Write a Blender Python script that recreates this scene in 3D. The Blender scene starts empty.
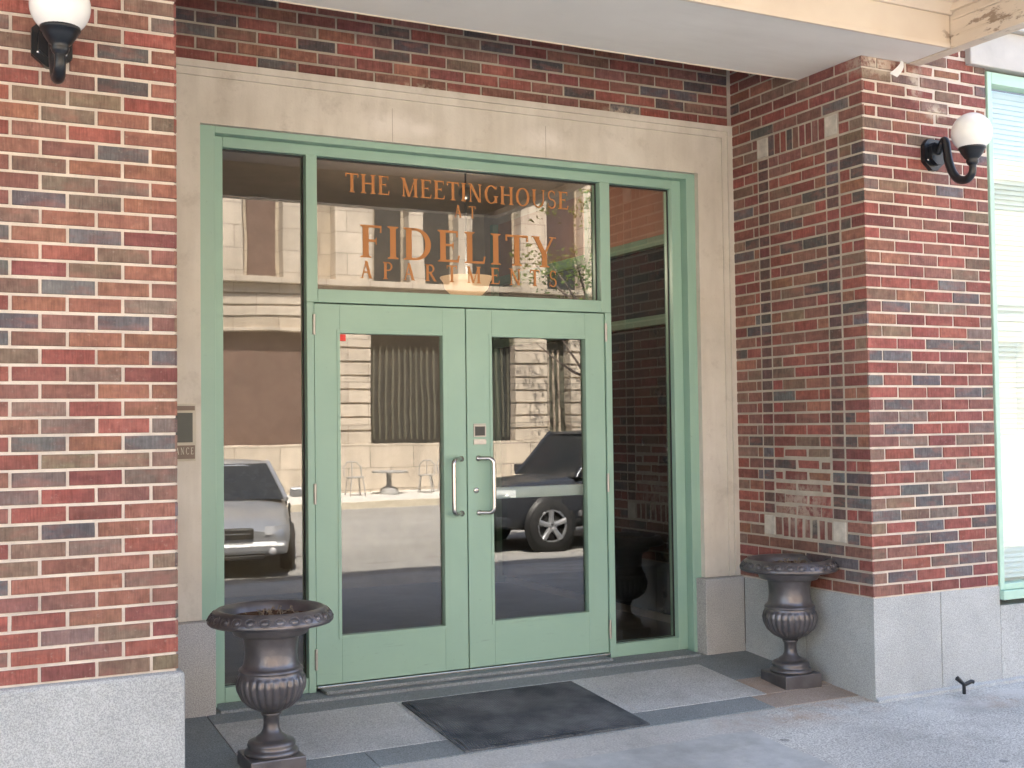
import bpy, math, random
from mathutils import Vector, Matrix
R = math.radians
rnd = random.Random(7)
scene = bpy.context.scene
COL = scene.collection

# ------------------------------------------------------------------ camera
CAM = Vector((-0.9867, -4.9241, 1.5236))
YAW, PITCH, ROLL = 0.4710, 0.0339, -0.0128
fw = Vector((math.sin(YAW)*math.cos(PITCH), math.cos(YAW)*math.cos(PITCH), math.sin(PITCH)))
rt = fw.cross(Vector((0, 0, 1))).normalized()
up = rt.cross(fw)
r2 = math.cos(ROLL)*rt + math.sin(ROLL)*up
u2 = -math.sin(ROLL)*rt + math.cos(ROLL)*up
cam_data = bpy.data.cameras.new('camera')
cam_data.sensor_width = 36.0
cam_data.lens = 1194.63*36.0/1024.0
cam_data.clip_start = 0.05
cam_data.clip_end = 3000
cam = bpy.data.objects.new('camera', cam_data)
COL.objects.link(cam)
m = Matrix.Identity(4)
for i in range(3):
    m[i][0] = r2[i]; m[i][1] = u2[i]; m[i][2] = -fw[i]; m[i][3] = CAM[i]
cam.matrix_world = m
scene.camera = cam

# ------------------------------------------------------------------ sky, sun, exposure
SUN_EL, SUN_AZ = R(56), R(-18)          # azimuth from +Y, towards -X
world = bpy.data.worlds.new('World')
scene.world = world
world.use_nodes = True
wn = world.node_tree.nodes; wl = world.node_tree.links
bg = wn.get('Background')
sky = wn.new('ShaderNodeTexSky')
sky.sky_type = 'NISHITA'
sky.sun_disc = False
sky.sun_elevation = SUN_EL
sky.sun_rotation = SUN_AZ
sky.air_density = 1.0; sky.dust_density = 3.0; sky.ozone_density = 0.4
wl.new(sky.outputs[0], bg.inputs[0])
bg.inputs[1].default_value = 0.13
sd = bpy.data.lights.new('sun', 'SUN')
sd.energy = 5.0
sd.angle = R(0.53)
sd.color = (1.0, 0.93, 0.82)
sun = bpy.data.objects.new('sun', sd)
COL.objects.link(sun)
sdir = Vector((math.sin(SUN_AZ)*math.cos(SUN_EL), math.cos(SUN_AZ)*math.cos(SUN_EL), math.sin(SUN_EL)))
sun.rotation_euler = (-sdir).to_track_quat('-Z', 'Y').to_euler()
sun.location = (0, 0, 40)
scene.view_settings.view_transform = 'Standard'
scene.view_settings.look = 'None'
scene.view_settings.gamma = 1.0
scene.view_settings.use_curve_mapping = False
scene.view_settings.exposure = 2.85
scene.render.engine = 'CYCLES'
scene.cycles.max_bounces = 10
scene.cycles.diffuse_bounces = 5
scene.cycles.glossy_bounces = 5
scene.cycles.transparent_max_bounces = 16
scene.cycles.sample_clamp_indirect = 8
scene.cycles.use_denoising = True

# ------------------------------------------------------------------ mesh helper
class MB:
    def __init__(s):
        s.v = []; s.f = []; s.m = []; s.c = []; s.sm = []
    def face(s, pts, mi=0, col=None, smooth=False):
        b = len(s.v); s.v += [tuple(p) for p in pts]
        s.f.append(tuple(range(b, b+len(pts)))); s.m.append(mi); s.c.append(col); s.sm.append(smooth)
    def grid(s, rows, mi=0, close=False, smooth=True, col=None):
        b = len(s.v); n = len(rows[0])
        for r in rows: s.v += [tuple(p) for p in r]
        for i in range(len(rows)-1):
            for j in range(n if close else n-1):
                k = (j+1) % n
                s.f.append((b+i*n+j, b+i*n+k, b+(i+1)*n+k, b+(i+1)*n+j))
                s.m.append(mi); s.c.append(col); s.sm.append(smooth)
    def box(s, x0, x1, y0, y1, z0, z1, mi=0, col=None, mat=None):
        p = [(x0,y0,z0),(x1,y0,z0),(x1,y1,z0),(x0,y1,z0),(x0,y0,z1),(x1,y0,z1),(x1,y1,z1),(x0,y1,z1)]
        if mat is not None: p = [tuple(mat @ Vector(q)) for q in p]
        b = len(s.v); s.v += p
        for f in ((3,2,1,0),(4,5,6,7),(0,1,5,4),(1,2,6,5),(2,3,7,6),(3,0,4,7)):
            s.f.append(tuple(b+i for i in f)); s.m.append(mi); s.c.append(col); s.sm.append(False)
    def prism(s, poly, a, b_, axis='z', mi=0):
        def mk(p, t):
            return (p[0],p[1],t) if axis == 'z' else ((p[0],t,p[1]) if axis == 'y' else (t,p[0],p[1]))
        lo = [mk(p, a) for p in poly]; hi = [mk(p, b_) for p in poly]
        s.face(lo[::-1], mi); s.face(hi, mi)
        n = len(poly)
        for i in range(n):
            j = (i+1) % n
            s.face([lo[i], lo[j], hi[j], hi[i]], mi)
    def lathe(s, prof, seg=32, center=(0,0,0), axis='z', rf=None, mi=0, smooth=True):
        rows = []
        for (r, z) in prof:
            row = []
            for k in range(seg):
                a = 2*math.pi*k/seg
                rr = r if rf is None else rf(r, z, a)
                x, y = rr*math.cos(a), rr*math.sin(a)
                p = (x, y, z) if axis == 'z' else ((x, -z, y) if axis == 'y' else (z, x, y))
                row.append((center[0]+p[0], center[1]+p[1], center[2]+p[2]))
            rows.append(row)
        s.grid(rows, mi, True, smooth)
    def tube(s, pts, rad, seg=10, mi=0, cap=True):
        P = [Vector(p) for p in pts]; n = len(P)
        rows = []; ref = None
        for i in range(n):
            t = (P[min(i+1, n-1)] - P[max(i-1, 0)]).normalized()
            if ref is None:
                ref = Vector((0,0,1)) if abs(t.z) < .9 else Vector((1,0,0))
            a = t.cross(ref).normalized(); b = a.cross(t).normalized(); ref = b
            r = rad[i] if isinstance(rad, (list, tuple)) else rad
            rows.append([P[i] + (a*math.cos(2*math.pi*k/seg) + b*math.sin(2*math.pi*k/seg))*r for k in range(seg)])
        s.grid(rows, mi, True, True)
        if cap:
            s.face([tuple(q) for q in rows[0]][::-1], mi); s.face([tuple(q) for q in rows[-1]], mi)
    def build(s, name, mats, parent=None, loc=None, bevel=0, fix=True, sub=0):
        off = Vector((0,0,0))
        root = parent
        while root is not None and root.parent is not None: root = root.parent
        if root is not None and loc is None: off = Vector(root.location)
        me = bpy.data.meshes.new(name)
        me.from_pydata([tuple(Vector(v)-off) for v in s.v], [], s.f)
        if not isinstance(mats, (list, tuple)): mats = [mats]
        for mm in mats: me.materials.append(mm)
        me.polygons.foreach_set('material_index', s.m)
        me.polygons.foreach_set('use_smooth', s.sm)
        if any(c is not None for c in s.c):
            at = me.color_attributes.new('Col', 'FLOAT_COLOR', 'CORNER')
            i = 0; d = []
            for f, c in zip(s.f, s.c):
                c = c or (1,1,1)
                d += [c[0], c[1], c[2], 1.0]*len(f)
            at.data.foreach_set('color', d)
        me.validate(); me.update()
        if fix:
            import bmesh
            bm = bmesh.new(); bm.from_mesh(me)
            bmesh.ops.recalc_face_normals(bm, faces=bm.faces)
            bm.to_mesh(me); bm.free()
        o = bpy.data.objects.new(name, me)
        COL.objects.link(o)
        if parent is not None: o.parent = parent
        if loc is not None and parent is None: o.location = loc
        if bevel:
            b = o.modifiers.new('bevel', 'BEVEL'); b.width = bevel; b.segments = 2
            b.limit_method = 'ANGLE'; b.angle_limit = R(40)
        if sub:
            b = o.modifiers.new('sub', 'SUBSURF'); b.levels = sub; b.render_levels = sub
        return o

def thing(name, label, cat, loc=(0,0,0), group=None, rotz=0):
    o = bpy.data.objects.new(name, None); COL.objects.link(o)
    o.location = loc; o.rotation_euler = (0,0,rotz); o.empty_display_size = .2
    return tag(o, label, cat, group)
def tag(o, label, cat, group=None):
    o['label'] = label; o['category'] = cat
    if group: o['group'] = group
    return o
def struct(o):
    o['kind'] = 'structure'; return o
def dup(root, loc, label, rotz=None):
    r = root.copy(); COL.objects.link(r); r.location = loc; r['label'] = label
    if rotz is not None: r.rotation_euler = (0,0,rotz)
    for ch in list(root.children):
        c = ch.copy(); COL.objects.link(c); c.parent = r
        for g in ch.children:
            d = g.copy(); COL.objects.link(d); d.parent = c
    return r

# ------------------------------------------------------------------ materials
class NT:
    def __init__(s, name):
        s.mat = bpy.data.materials.new(name); s.mat.use_nodes = True
        s.n = s.mat.node_tree.nodes; s.l = s.mat.node_tree.links
        s.p = s.n.get('Principled BSDF'); s.out = s.n.get('Material Output')
        s.tc = s.n.new('ShaderNodeTexCoord').outputs['Object']
    def map(s, scale, loc=(0,0,0)):
        k = s.n.new('ShaderNodeMapping'); k.inputs['Scale'].default_value = scale; k.inputs['Location'].default_value = loc
        s.l.new(s.tc, k.inputs[0]); return k.outputs[0]
    def noise(s, scale, detail=4, rough=.55, vec=None, dist=0):
        k = s.n.new('ShaderNodeTexNoise'); k.inputs['Scale'].default_value = scale
        k.inputs['Detail'].default_value = detail; k.inputs['Roughness'].default_value = rough
        k.inputs['Distortion'].default_value = dist
        s.l.new(vec if vec is not None else s.tc, k.inputs['Vector']); return k.outputs[0]
    def ramp(s, fac, stops):
        k = s.n.new('ShaderNodeValToRGB'); e = k.color_ramp.elements
        while len(e) < len(stops): e.new(.5)
        for q, (p, c) in zip(e, stops):
            q.position = p; q.color = (c, c, c, 1) if not isinstance(c, tuple) else (*c, 1)
        s.l.new(fac, k.inputs[0]); return k.outputs[0]
    def mix(s, fac, a, b, typ='MIX'):
        k = s.n.new('ShaderNodeMix'); k.data_type = 'RGBA'; k.blend_type = typ
        for sock, val in ((k.inputs[0], fac), (k.inputs[6], a), (k.inputs[7], b)):
            if hasattr(val, 'links'): s.l.new(val, sock)
            elif isinstance(val, tuple): sock.default_value = (*val, 1)
            else: sock.default_value = val
        return k.outputs[2]
    def math(s, op, a, b=0):
        k = s.n.new('ShaderNodeMath'); k.operation = op
        for sock, val in ((k.inputs[0], a), (k.inputs[1], b)):
            if hasattr(val, 'links'): s.l.new(val, sock)
            else: sock.default_value = val
        return k.outputs[0]
    def bump(s, h, strength=.3, dist=.01):
        k = s.n.new('ShaderNodeBump'); k.inputs['Strength'].default_value = strength; k.inputs['Distance'].default_value = dist
        s.l.new(h, k.inputs['Height']); s.l.new(k.outputs[0], s.p.inputs['Normal'])
    def base(s, c, rough=.6, metal=0, spec=.5):
        if hasattr(c, 'links'): s.l.new(c, s.p.inputs['Base Color'])
        else: s.p.inputs['Base Color'].default_value = (*c, 1)
        if hasattr(rough, 'links'): s.l.new(rough, s.p.inputs['Roughness'])
        else: s.p.inputs['Roughness'].default_value = rough
        s.p.inputs['Metallic'].default_value = metal
        s.p.inputs['Specular IOR Level'].default_value = spec
        return s.mat
    def blob(s, c, rad):
        """soft 1-at-centre mask round a point, with ellipsoid radii"""
        k = s.n.new('ShaderNodeMapping'); k.vector_type = 'POINT'
        k.inputs['Scale'].default_value = tuple(1/r for r in rad)
        k.inputs['Location'].default_value = tuple(-a/r for a, r in zip(c, rad))
        s.l.new(s.tc, k.inputs[0])
        v = s.n.new('ShaderNodeVectorMath'); v.operation = 'LENGTH'; s.l.new(k.outputs[0], v.inputs[0])
        mr = s.n.new('ShaderNodeMapRange'); mr.inputs[1].default_value = 1.0; mr.inputs[2].default_value = .25
        s.l.new(v.outputs['Value'], mr.inputs[0]); return mr.outputs[0]

def plain(name, c, rough=.6, metal=0, var=.12, scale=6, bump=0, bscale=80, spec=.5):
    t = NT(name)
    a = tuple(x*(1-var) for x in c); b = tuple(min(1, x*(1+var)) for x in c)
    col = t.mix(t.ramp(t.noise(scale), [(.3, 0.0), (.7, 1.0)]), a, b)
    if bump: t.bump(t.noise(bscale, 3), bump, .004)
    return t.base(col, rough, metal, spec)

def brick_material(name, smears=()):
    t = NT(name)
    at = t.n.new('ShaderNodeVertexColor'); at.layer_name = 'Col'
    c = at.outputs[0]
    mott = t.ramp(t.noise(26, 4, .6), [(.3, .74), (.7, 1.2)])
    c = t.mix(1.0, c, mott, 'MULTIPLY')
    wire = t.noise(1.0, 3, .6, t.map((150, 150, 14)))
    c = t.mix(1.0, c, t.ramp(wire, [(.32, .78), (.66, 1.16)]), 'MULTIPLY')
    flash = t.ramp(t.noise(1.0, 3, .6, t.map((9, 9, 22))), [(.48, 0.0), (.72, .5)])
    c = t.mix(flash, c, (.155, .072, .062))
    flash2 = t.ramp(t.noise(1.0, 3, .6, t.map((7, 7, 19), (3, 1, 7))), [(.50, 0.0), (.74, .55)])
    c = t.mix(flash2, c, (.32, .135, .105))
    grime = t.ramp(t.noise(1.0, 5, .65, t.map((2.5, 2.5, .7))), [(.35, .84), (.65, 1.1)])
    c = t.mix(1.0, c, grime, 'MULTIPLY')
    dust = t.ramp(t.noise(60, 4, .7), [(.6, 0.0), (.8, .42)])
    c = t.mix(dust, c, (.46, .38, .31))
    if smears:
        tot = None
        for ctr, rad, k in smears:
            b = t.math('MULTIPLY', t.blob(ctr, rad), k)
            tot = b if tot is None else t.math('MAXIMUM', tot, b)
        thr = t.math('MULTIPLY', tot, t.ramp(t.noise(22, 5, .65), [(.40, 0.0), (.55, 1.0)]))
        c = t.mix(thr, c, (.56, .48, .38))
    t.bump(t.math('ADD', wire, t.noise(55, 4, .6)), .6, .0022)
    return t.base(c, .88, 0, .3)
def mortar_material(name, c):
    t = NT(name)
    col = t.mix(t.ramp(t.noise(9, 5), [(.3, 0.0), (.7, 1.0)]), tuple(x*.82 for x in c), tuple(min(1, x*1.1) for x in c))
    col = t.mix(t.ramp(t.noise(140, 3), [(.55, 0.0), (.75, .35)]), col, tuple(x*.55 for x in c))
    t.bump(t.noise(90, 4, .65), .7, .004)
    return t.base(col, .95, 0, .2)
def granite(name, light, dark, sc=190, stain=None, bump=.35, rough=.75):
    t = NT(name)
    sp = t.ramp(t.noise(sc, 3, .7), [(.40, 0.0), (.60, 1.0)])
    c = t.mix(sp, dark, light)
    blk = t.ramp(t.noise(sc*1.7, 2, .5), [(.62, 0.0), (.70, .7)])
    c = t.mix(blk, c, tuple(x*.35 for x in dark))
    big = t.ramp(t.noise(1.8, 5, .6), [(.3, .80), (.7, 1.10)])
    c = t.mix(1.0, c, big, 'MULTIPLY')
    if stain:
        st = t.ramp(t.noise(3.2, 6, .65), [(.52, 0.0), (.72, .5)])
        c = t.mix(st, c, stain)
    t.bump(t.noise(sc*.45, 5, .65), bump, .006)
    return t.base(c, rough, 0, .35)

M = {}
M['brick'] = brick_material('brick face')
M['brick_pier'] = brick_material('brick face with mortar smears', [
    ((-.40, -.6, 3.50), (.22, .2, .10), .8), ((-.10, -.6, 3.43), (.07, .2, .14), .7),
    ((.05, -.6, 3.27), (.10, .2, .06), .9), ((-.495, -.05, 1.03), (.2, .28, .2), .55)])
M['brick_back'] = brick_material('brick face over the door', [
    ((1.6, 1.2, 3.41), (.25, .2, .03), .7), ((2.9, 1.2, 3.42), (.16, .2, .035), .8)])
M['mortar'] = mortar_material('mortar', (.66, .585, .50))
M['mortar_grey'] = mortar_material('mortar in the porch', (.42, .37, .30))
M['mortar_reveal_shade'] = mortar_material('mortar in the reveal', (.47, .41, .335))  # same mortar in a darker tone, the reveal's shade put into its colour
M['granite'] = granite('granite', (.53, .545, .53), (.32, .33, .325))
M['granite_warm'] = granite('granite warm', (.54, .525, .50), (.32, .31, .295))
M['granite_dark'] = granite('granite dark', (.30, .325, .33), (.165, .183, .19), 150, bump=.2)
M['granite_pad'] = granite('granite paving', (.60, .605, .59), (.34, .345, .34), 130, stain=(.24, .23, .21), bump=.3)
M['granite_pink'] = granite('granite pinkish', (.44, .37, .31), (.29, .23, .19), 150, stain=(.30, .19, .12), bump=.3)
def limestone():
    t = NT('limestone')
    c = t.mix(t.ramp(t.noise(2.2, 6, .6), [(.3, 0.0), (.7, 1.0)]), (.54, .495, .415), (.68, .635, .55))
    st = t.ramp(t.noise(1.0, 4, .6, t.map((9, 9, 1.2))), [(.45, 0.0), (.75, .35)])
    c = t.mix(st, c, (.40, .355, .285))
    c = t.mix(t.ramp(t.noise(5.5, 7, .7), [(.55, 0.0), (.72, .5)]), c, (.38, .335, .27))
    c = t.mix(t.ramp(t.noise(90, 4, .7), [(.6, 0.0), (.75, .3)]), c, (.30, .26, .21))
    tot = t.math('MAXIMUM', t.math('MAXIMUM', t.blob((1.40-1.85, 0, 3.18-.1), (.24, .3, .10)), t.blob((2.36-1.85, 0, 3.19-.1), (.19, .3, .085))), t.blob((1.56-1.85, 0, 3.17-.1), (.14, .3, .06)))
    k = t.math('MULTIPLY', tot, t.ramp(t.noise(7, 5, .65), [(.33, 0.0), (.5, 1.0)]))
    c = t.mix(t.math('MULTIPLY', k, .75), c, (.74, .69, .62))
    t.bump(t.noise(70, 5, .65), .25, .004)
    return t.base(c, .85, 0, .25)
M['limestone'] = limestone()
def green_paint():
    t = NT('green paint')
    c = t.mix(t.ramp(t.noise(2.0, 4), [(.3, 0.0), (.7, 1.0)]), (.262, .408, .320), (.292, .442, .348))
    d = t.ramp(t.noise(30, 7, .75), [(.63, 0.0), (.70, .45)])
    c = t.mix(d, c, (.20, .27, .20))
    sc = t.ramp(t.noise(1.0, 5, .7, t.map((5, 5, 45))), [(.60, 0.0), (.70, .4)])
    c = t.mix(t.math('MULTIPLY', sc, t.blob((0, 0, .14), (1.6, 1, .22))), c, (.16, .19, .165))
    t.bump(t.noise(160, 3), .08, .002)
    return t.base(c, .42, 0, .45)
M['green'] = green_paint()
M['window_green'] = plain('pale green paint', (.42, .62, .50), .4, var=.05)
M['steel'] = plain('brushed steel', (.62, .60, .57), .27, 1.0, var=.06, scale=30)
M['dull_steel'] = plain('dull steel', (.42, .40, .37), .42, 1.0, var=.1, scale=30)
M['rubber'] = plain('black gasket', (.015, .016, .015), .6)
M['black_iron'] = plain('black iron', (.012, .014, .017), .33, 0, var=.3, scale=14, bump=.15, bscale=60)
M['bronze'] = plain('bronze paint', (.140, .130, .133), .34, .6, var=.35, scale=7, bump=.12, bscale=110)
M['soil'] = plain('potting soil', (.085, .045, .028), .95, 0, var=.5, scale=40, bump=1.0, bscale=70, spec=.1)
M['twig'] = plain('dry plant', (.20, .15, .10), .9, var=.4, scale=30)
M['mat'] = None
def mat_rubber():
    t = NT('door mat pile')
    w = t.n.new('ShaderNodeTexWave'); w.wave_type = 'BANDS'; w.bands_direction = 'X'
    w.inputs['Scale'].default_value = 22; w.inputs['Distortion'].default_value = 1.2
    t.l.new(t.tc, w.inputs[0])
    c = t.mix(t.ramp(t.noise(5, 5, .6), [(.35, 0.0), (.7, 1.0)]), (.060, .066, .072), (.16, .165, .168))
    c = t.mix(t.ramp(t.noise(200, 2), [(.5, 0.0), (.75, .5)]), c, (.12, .12, .115))
    t.bump(t.math('ADD', w.outputs[1], t.noise(160, 3)), .8, .004)
    return t.base(c, .95, 0, .2)
M['mat'] = mat_rubber()
def opal():
    t = NT('opal glass')
    t.base((.86, .86, .83), .18, 0, .5)
    t.p.inputs['Subsurface Weight'].default_value = .35
    t.p.inputs['Subsurface Radius'].default_value = (.05, .05, .05)
    return t.mat
M['opal'] = opal()
def soffit():
    t = NT('painted soffit')
    c = t.mix(t.ramp(t.noise(1.5, 5, .6), [(.3, 0.0), (.7, 1.0)]), (.80, .75, .68), (.86, .81, .74))
    c = t.mix(t.ramp(t.noise(1.0, 5, .65, t.map((.7, 3.2, 1))), [(.5, 0.0), (.75, .3)]), c, (.62, .56, .49))
    t.bump(t.noise(30, 4), .1, .004)
    return t.base(c, .7, 0, .3)
M['soffit'] = soffit()
def cream():
    t = NT('cream paint')
    c = t.mix(t.ramp(t.noise(2.5, 4), [(.3, 0.0), (.7, 1.0)]), (.70, .58, .45), (.78, .67, .53))
    pe = t.ramp(t.noise(9, 7, .72, t.map((1, .5, 1.6))), [(.54, 0.0), (.60, 1.0)])
    sel = t.ramp(t.blob((3.05, -.1, .10), (.10, 1.2, .14)), [(.0, 0.0), (.5, .85)])
    c = t.mix(t.math('MULTIPLY', pe, sel), c, (.27, .18, .12))
    c = t.mix(t.ramp(t.noise(18, 5, .7), [(.7, 0.0), (.76, .5)]), c, (.40, .28, .2))
    t.bump(t.noise(40, 4), .12, .004)
    return t.base(c, .55, 0, .4)
M['cream'] = cream()
def glass(name, refl, tint=(.80, .84, .82), wav=.007):
    t = NT(name)
    t.n.remove(t.p)
    tr = t.n.new('ShaderNodeBsdfTransparent'); tr.inputs[0].default_value = (*tint, 1)
    gl = t.n.new('ShaderNodeBsdfGlossy'); gl.inputs[0].default_value = (1, 1, 1, 1); gl.inputs['Roughness'].default_value = 0.0
    b = t.n.new('ShaderNodeBump'); b.inputs['Strength'].default_value = wav; b.inputs['Distance'].default_value = .05
    t.l.new(t.noise(1.0, 1, .5, t.map((2.6, 2.6, 1.7))), b.inputs['Height']); t.l.new(b.outputs[0], gl.inputs['Normal'])
    fr = t.n.new('ShaderNodeFresnel'); fr.inputs['IOR'].default_value = 1.5
    fac = t.math('ADD', refl, t.math('MULTIPLY', fr.outputs[0], .5))
    mx = t.n.new('ShaderNodeMixShader')
    t.l.new(fac, mx.inputs[0]); t.l.new(tr.outputs[0], mx.inputs[1]); t.l.new(gl.outputs[0], mx.inputs[2])
    t.l.new(mx.outputs[0], t.out.inputs[0])
    return t.mat
M['glass'] = glass('double glazing', .10)
M['glass_back'] = None
def clear():
    t = NT('glass edge'); t.n.remove(t.p)
    tr = t.n.new('ShaderNodeBsdfTransparent'); tr.inputs[0].default_value = (.86, .9, .88, 1)
    t.l.new(tr.outputs[0], t.out.inputs[0]); return t.mat
M['glass_back'] = clear()
M['gold'] = plain('orange vinyl letters', (.40, .155, .035), .5, var=.06, scale=3)
M['red'] = plain('red sticker', (.72, .03, .02), .5)
M['white'] = plain('white paint', (.78, .78, .75), .45, var=.04)
M['dark'] = plain('dark panel', (.03, .032, .03), .4)
M['plaque'] = plain('dark plaque', (.05, .055, .042), .45)
M['tan'] = plain('plaque strip', (.17, .12, .085), .5)
M['block'] = plain('weathered block', (.50, .455, .39), .9, var=.22, scale=14, bump=.4, bscale=60)
M['joint'] = plain('stone joint', (.30, .25, .19), .9)
M['cream_line'] = plain('plaque border', (.50, .46, .36), .6)
M['vestibule'] = plain('vestibule wall', (.24, .19, .155), .8)
M['vest_floor'] = plain('vestibule floor', (.10, .095, .09), .5)
M['blind'] = plain('white blind slats', (.80, .89, .87), .5, var=.03)
M['win_stone'] = plain('pale stone', (.50, .475, .43), .8, var=.1, scale=4, bump=.2, bscale=60)

def sidewalk_mat():
    t = NT('sidewalk concrete')
    sx = t.n.new('ShaderNodeSeparateXYZ'); t.l.new(t.tc, sx.inputs[0])
    agg = t.mix(t.ramp(t.noise(120, 3, .7), [(.40, 0.0), (.60, 1.0)]), (.34, .33, .305), (.72, .705, .655))
    agg = t.mix(t.ramp(t.noise(230, 2, .5), [(.64, 0.0), (.72, .8)]), agg, (.10, .09, .085))
    smooth = t.mix(t.ramp(t.noise(7, 6, .65), [(.3, 0.0), (.7, 1.0)]), (.40, .405, .395), (.52, .52, .50))
    smooth = t.mix(t.ramp(t.noise(170, 3, .6), [(.58, 0.0), (.72, .35)]), smooth, (.20, .20, .20))
    wob = t.math('MULTIPLY', t.math('SUBTRACT', t.noise(3.0, 4, .6), .5), .10)
    xs = t.math('ADD', sx.outputs[0], wob); ys = t.math('ADD', sx.outputs[1], wob)
    k = t.math('MULTIPLY', t.math('LESS_THAN', xs, 2.76), t.math('LESS_THAN', ys, -.125))
    c = t.mix(k, agg, smooth)
    strip = t.math('MULTIPLY', t.math('GREATER_THAN', ys, -.125), t.math('LESS_THAN', xs, 3.0))
    c = t.mix(t.math('MULTIPLY', strip, .8), c, t.mix(t.ramp(t.noise(110, 4, .65), [(.4, 0.0), (.65, 1.0)]), (.42, .405, .38), (.62, .60, .56)))
    rust = t.math('MULTIPLY', t.math('MAXIMUM', t.blob((3.2, .02, 0), (.7, .28, 1)), t.blob((4.4, -.28, 0), (.5, .14, 1))),
                  t.ramp(t.noise(5, 6, .65), [(.42, 0.0), (.65, .75)]))
    c = t.mix(rust, c, (.42, .27, .17))
    wash = t.math('MULTIPLY', t.blob((4.3, -.22, 0), (.9, .22, 1)), t.ramp(t.noise(4, 5, .6), [(.42, 0.0), (.6, .7)]))
    c = t.mix(wash, c, (.66, .64, .60))
    big = t.ramp(t.noise(1.1, 5, .6), [(.3, .8), (.7, 1.1)])
    c = t.mix(1.0, c, big, 'MULTIPLY')
    vo = t.n.new('ShaderNodeTexVoronoi'); vo.inputs['Scale'].default_value = 2.3; t.l.new(t.tc, vo.inputs['Vector'])
    c = t.mix(t.ramp(vo.outputs['Distance'], [(.045, .55), (.06, 0.0)]), c, (.13, .125, .12))
    c = t.mix(t.ramp(t.noise(2.6, 7, .7), [(.50, 0.0), (.66, .45)]), c, (.27, .26, .235))
    t.bump(t.noise(100, 5, .7), .5, .006)
    return t.base(c, .9, 0, .25)
M['sidewalk'] = sidewalk_mat()
def asphalt():
    t = NT('asphalt')
    c = t.mix(t.ramp(t.noise(.6, 6, .65), [(.3, 0.0), (.7, 1.0)]), (.28, .27, .25), (.39, .375, .345))
    c = t.mix(t.ramp(t.noise(60, 3, .6), [(.5, 0.0), (.7, .4)]), c, (.10, .10, .10))
    cr = t.ramp(t.noise(.9, 6, .7, t.map((.5, 3, 1))), [(.60, 0.0), (.68, .6)])
    c = t.mix(cr, c, (.08, .075, .07))
    t.bump(t.noise(70, 4), .4, .006)
    return t.base(c, .85, 0, .3)
M['asphalt'] = asphalt()
M['far_walk'] = plain('sunlit pavement', (.62, .60, .55), .9, var=.1, scale=2)
M['kerb_yellow'] = plain('worn yellow kerb paint', (.55, .49, .38), .8, var=.2, scale=5)
M['ground'] = plain('ground', (.22, .21, .19), .95, var=.2, scale=.3)

# ------------------------------------------------------------------ brick laying
HC, BL = 0.0677, 0.2165
Z0 = 0.557
PAL = dict(R=(.275,.092,.074), D=(.205,.074,.066), O=(.280,.130,.090), B=(.212,.142,.106), G=(.195,.145,.124),
           P=(.138,.128,.130), K=(.098,.086,.084), N=(.225,.112,.090), V=(.205,.152,.108), H=(.128,.080,.072))
def pick(weights):
    t = rnd.random()*sum(w for _, w in weights)
    for k, w in weights:
        t -= w
        if t <= 0: return k
    return weights[-1][0]
def bcol(k):
    c = PAL[k]; f = rnd.uniform(.86, 1.14)
    return tuple(max(.01, x*f*rnd.uniform(.94, 1.06)) for x in c)
W_FRONT = [('R', 26), ('D', 12), ('O', 12), ('N', 20), ('B', 12), ('G', 8), ('P', 12)]
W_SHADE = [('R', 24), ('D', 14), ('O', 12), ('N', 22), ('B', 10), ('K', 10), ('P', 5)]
W_HEAD = [('H', 14), ('K', 2), ('P', 2), ('D', 3)]
def brick(mb, P, u0, u1, v0, v1, col, j=.0048, e0=False, e1=False, jv=None, q_=.0011):
    jv = j if jv is None else jv
    def w(): return rnd.uniform(-q_, q_)
    a0 = u0 + (0 if e0 else j) + w(); a1 = u1 - (0 if e1 else j) + w()
    b0 = v0 + jv + w(); b1 = v1 - jv + w()
    if a1 - a0 < .01: return
    i = .0028; d = .0062 + rnd.uniform(-.0012, .0012)
    if e0: a0 -= .0062
    if e1: a1 += .0062
    o = [P(a0, b0, -.004), P(a1, b0, -.004), P(a1, b1, -.004), P(a0, b1, -.004)]
    i0 = .0006 if e0 else i; i1 = .0006 if e1 else i
    q = [P(a0+i0+w(), b0+i+w(), d), P(a1-i1+w(), b0+i+w(), d), P(a1-i1+w(), b1-i+w(), d), P(a0+i0+w(), b1-i+w(), d)]
    mb.face(q, 0, col)
    for k in range(4):
        l = (k+1) % 4
        mb.face([o[k], o[l], q[l], q[k]], 0, col)
def course(mb, P, row, cuts, keys, e0=False, e1=False, worn=0):
    """cuts: list of u edges; keys: colour key per brick"""
    v0 = Z0 + row*HC; v1 = v0 + HC
    for i in range(len(cuts)-1):
        if worn and rnd.random() < worn:
            brick(mb, P, cuts[i], cuts[i+1], v0, v1, bcol(keys[i]), j=rnd.uniform(.008, .016), jv=rnd.uniform(.008, .014), q_=.004)
        else:
            brick(mb, P, cuts[i], cuts[i+1], v0, v1, bcol(keys[i]), e0=(e0 and i == 0), e1=(e1 and i == len(cuts)-2))

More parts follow.
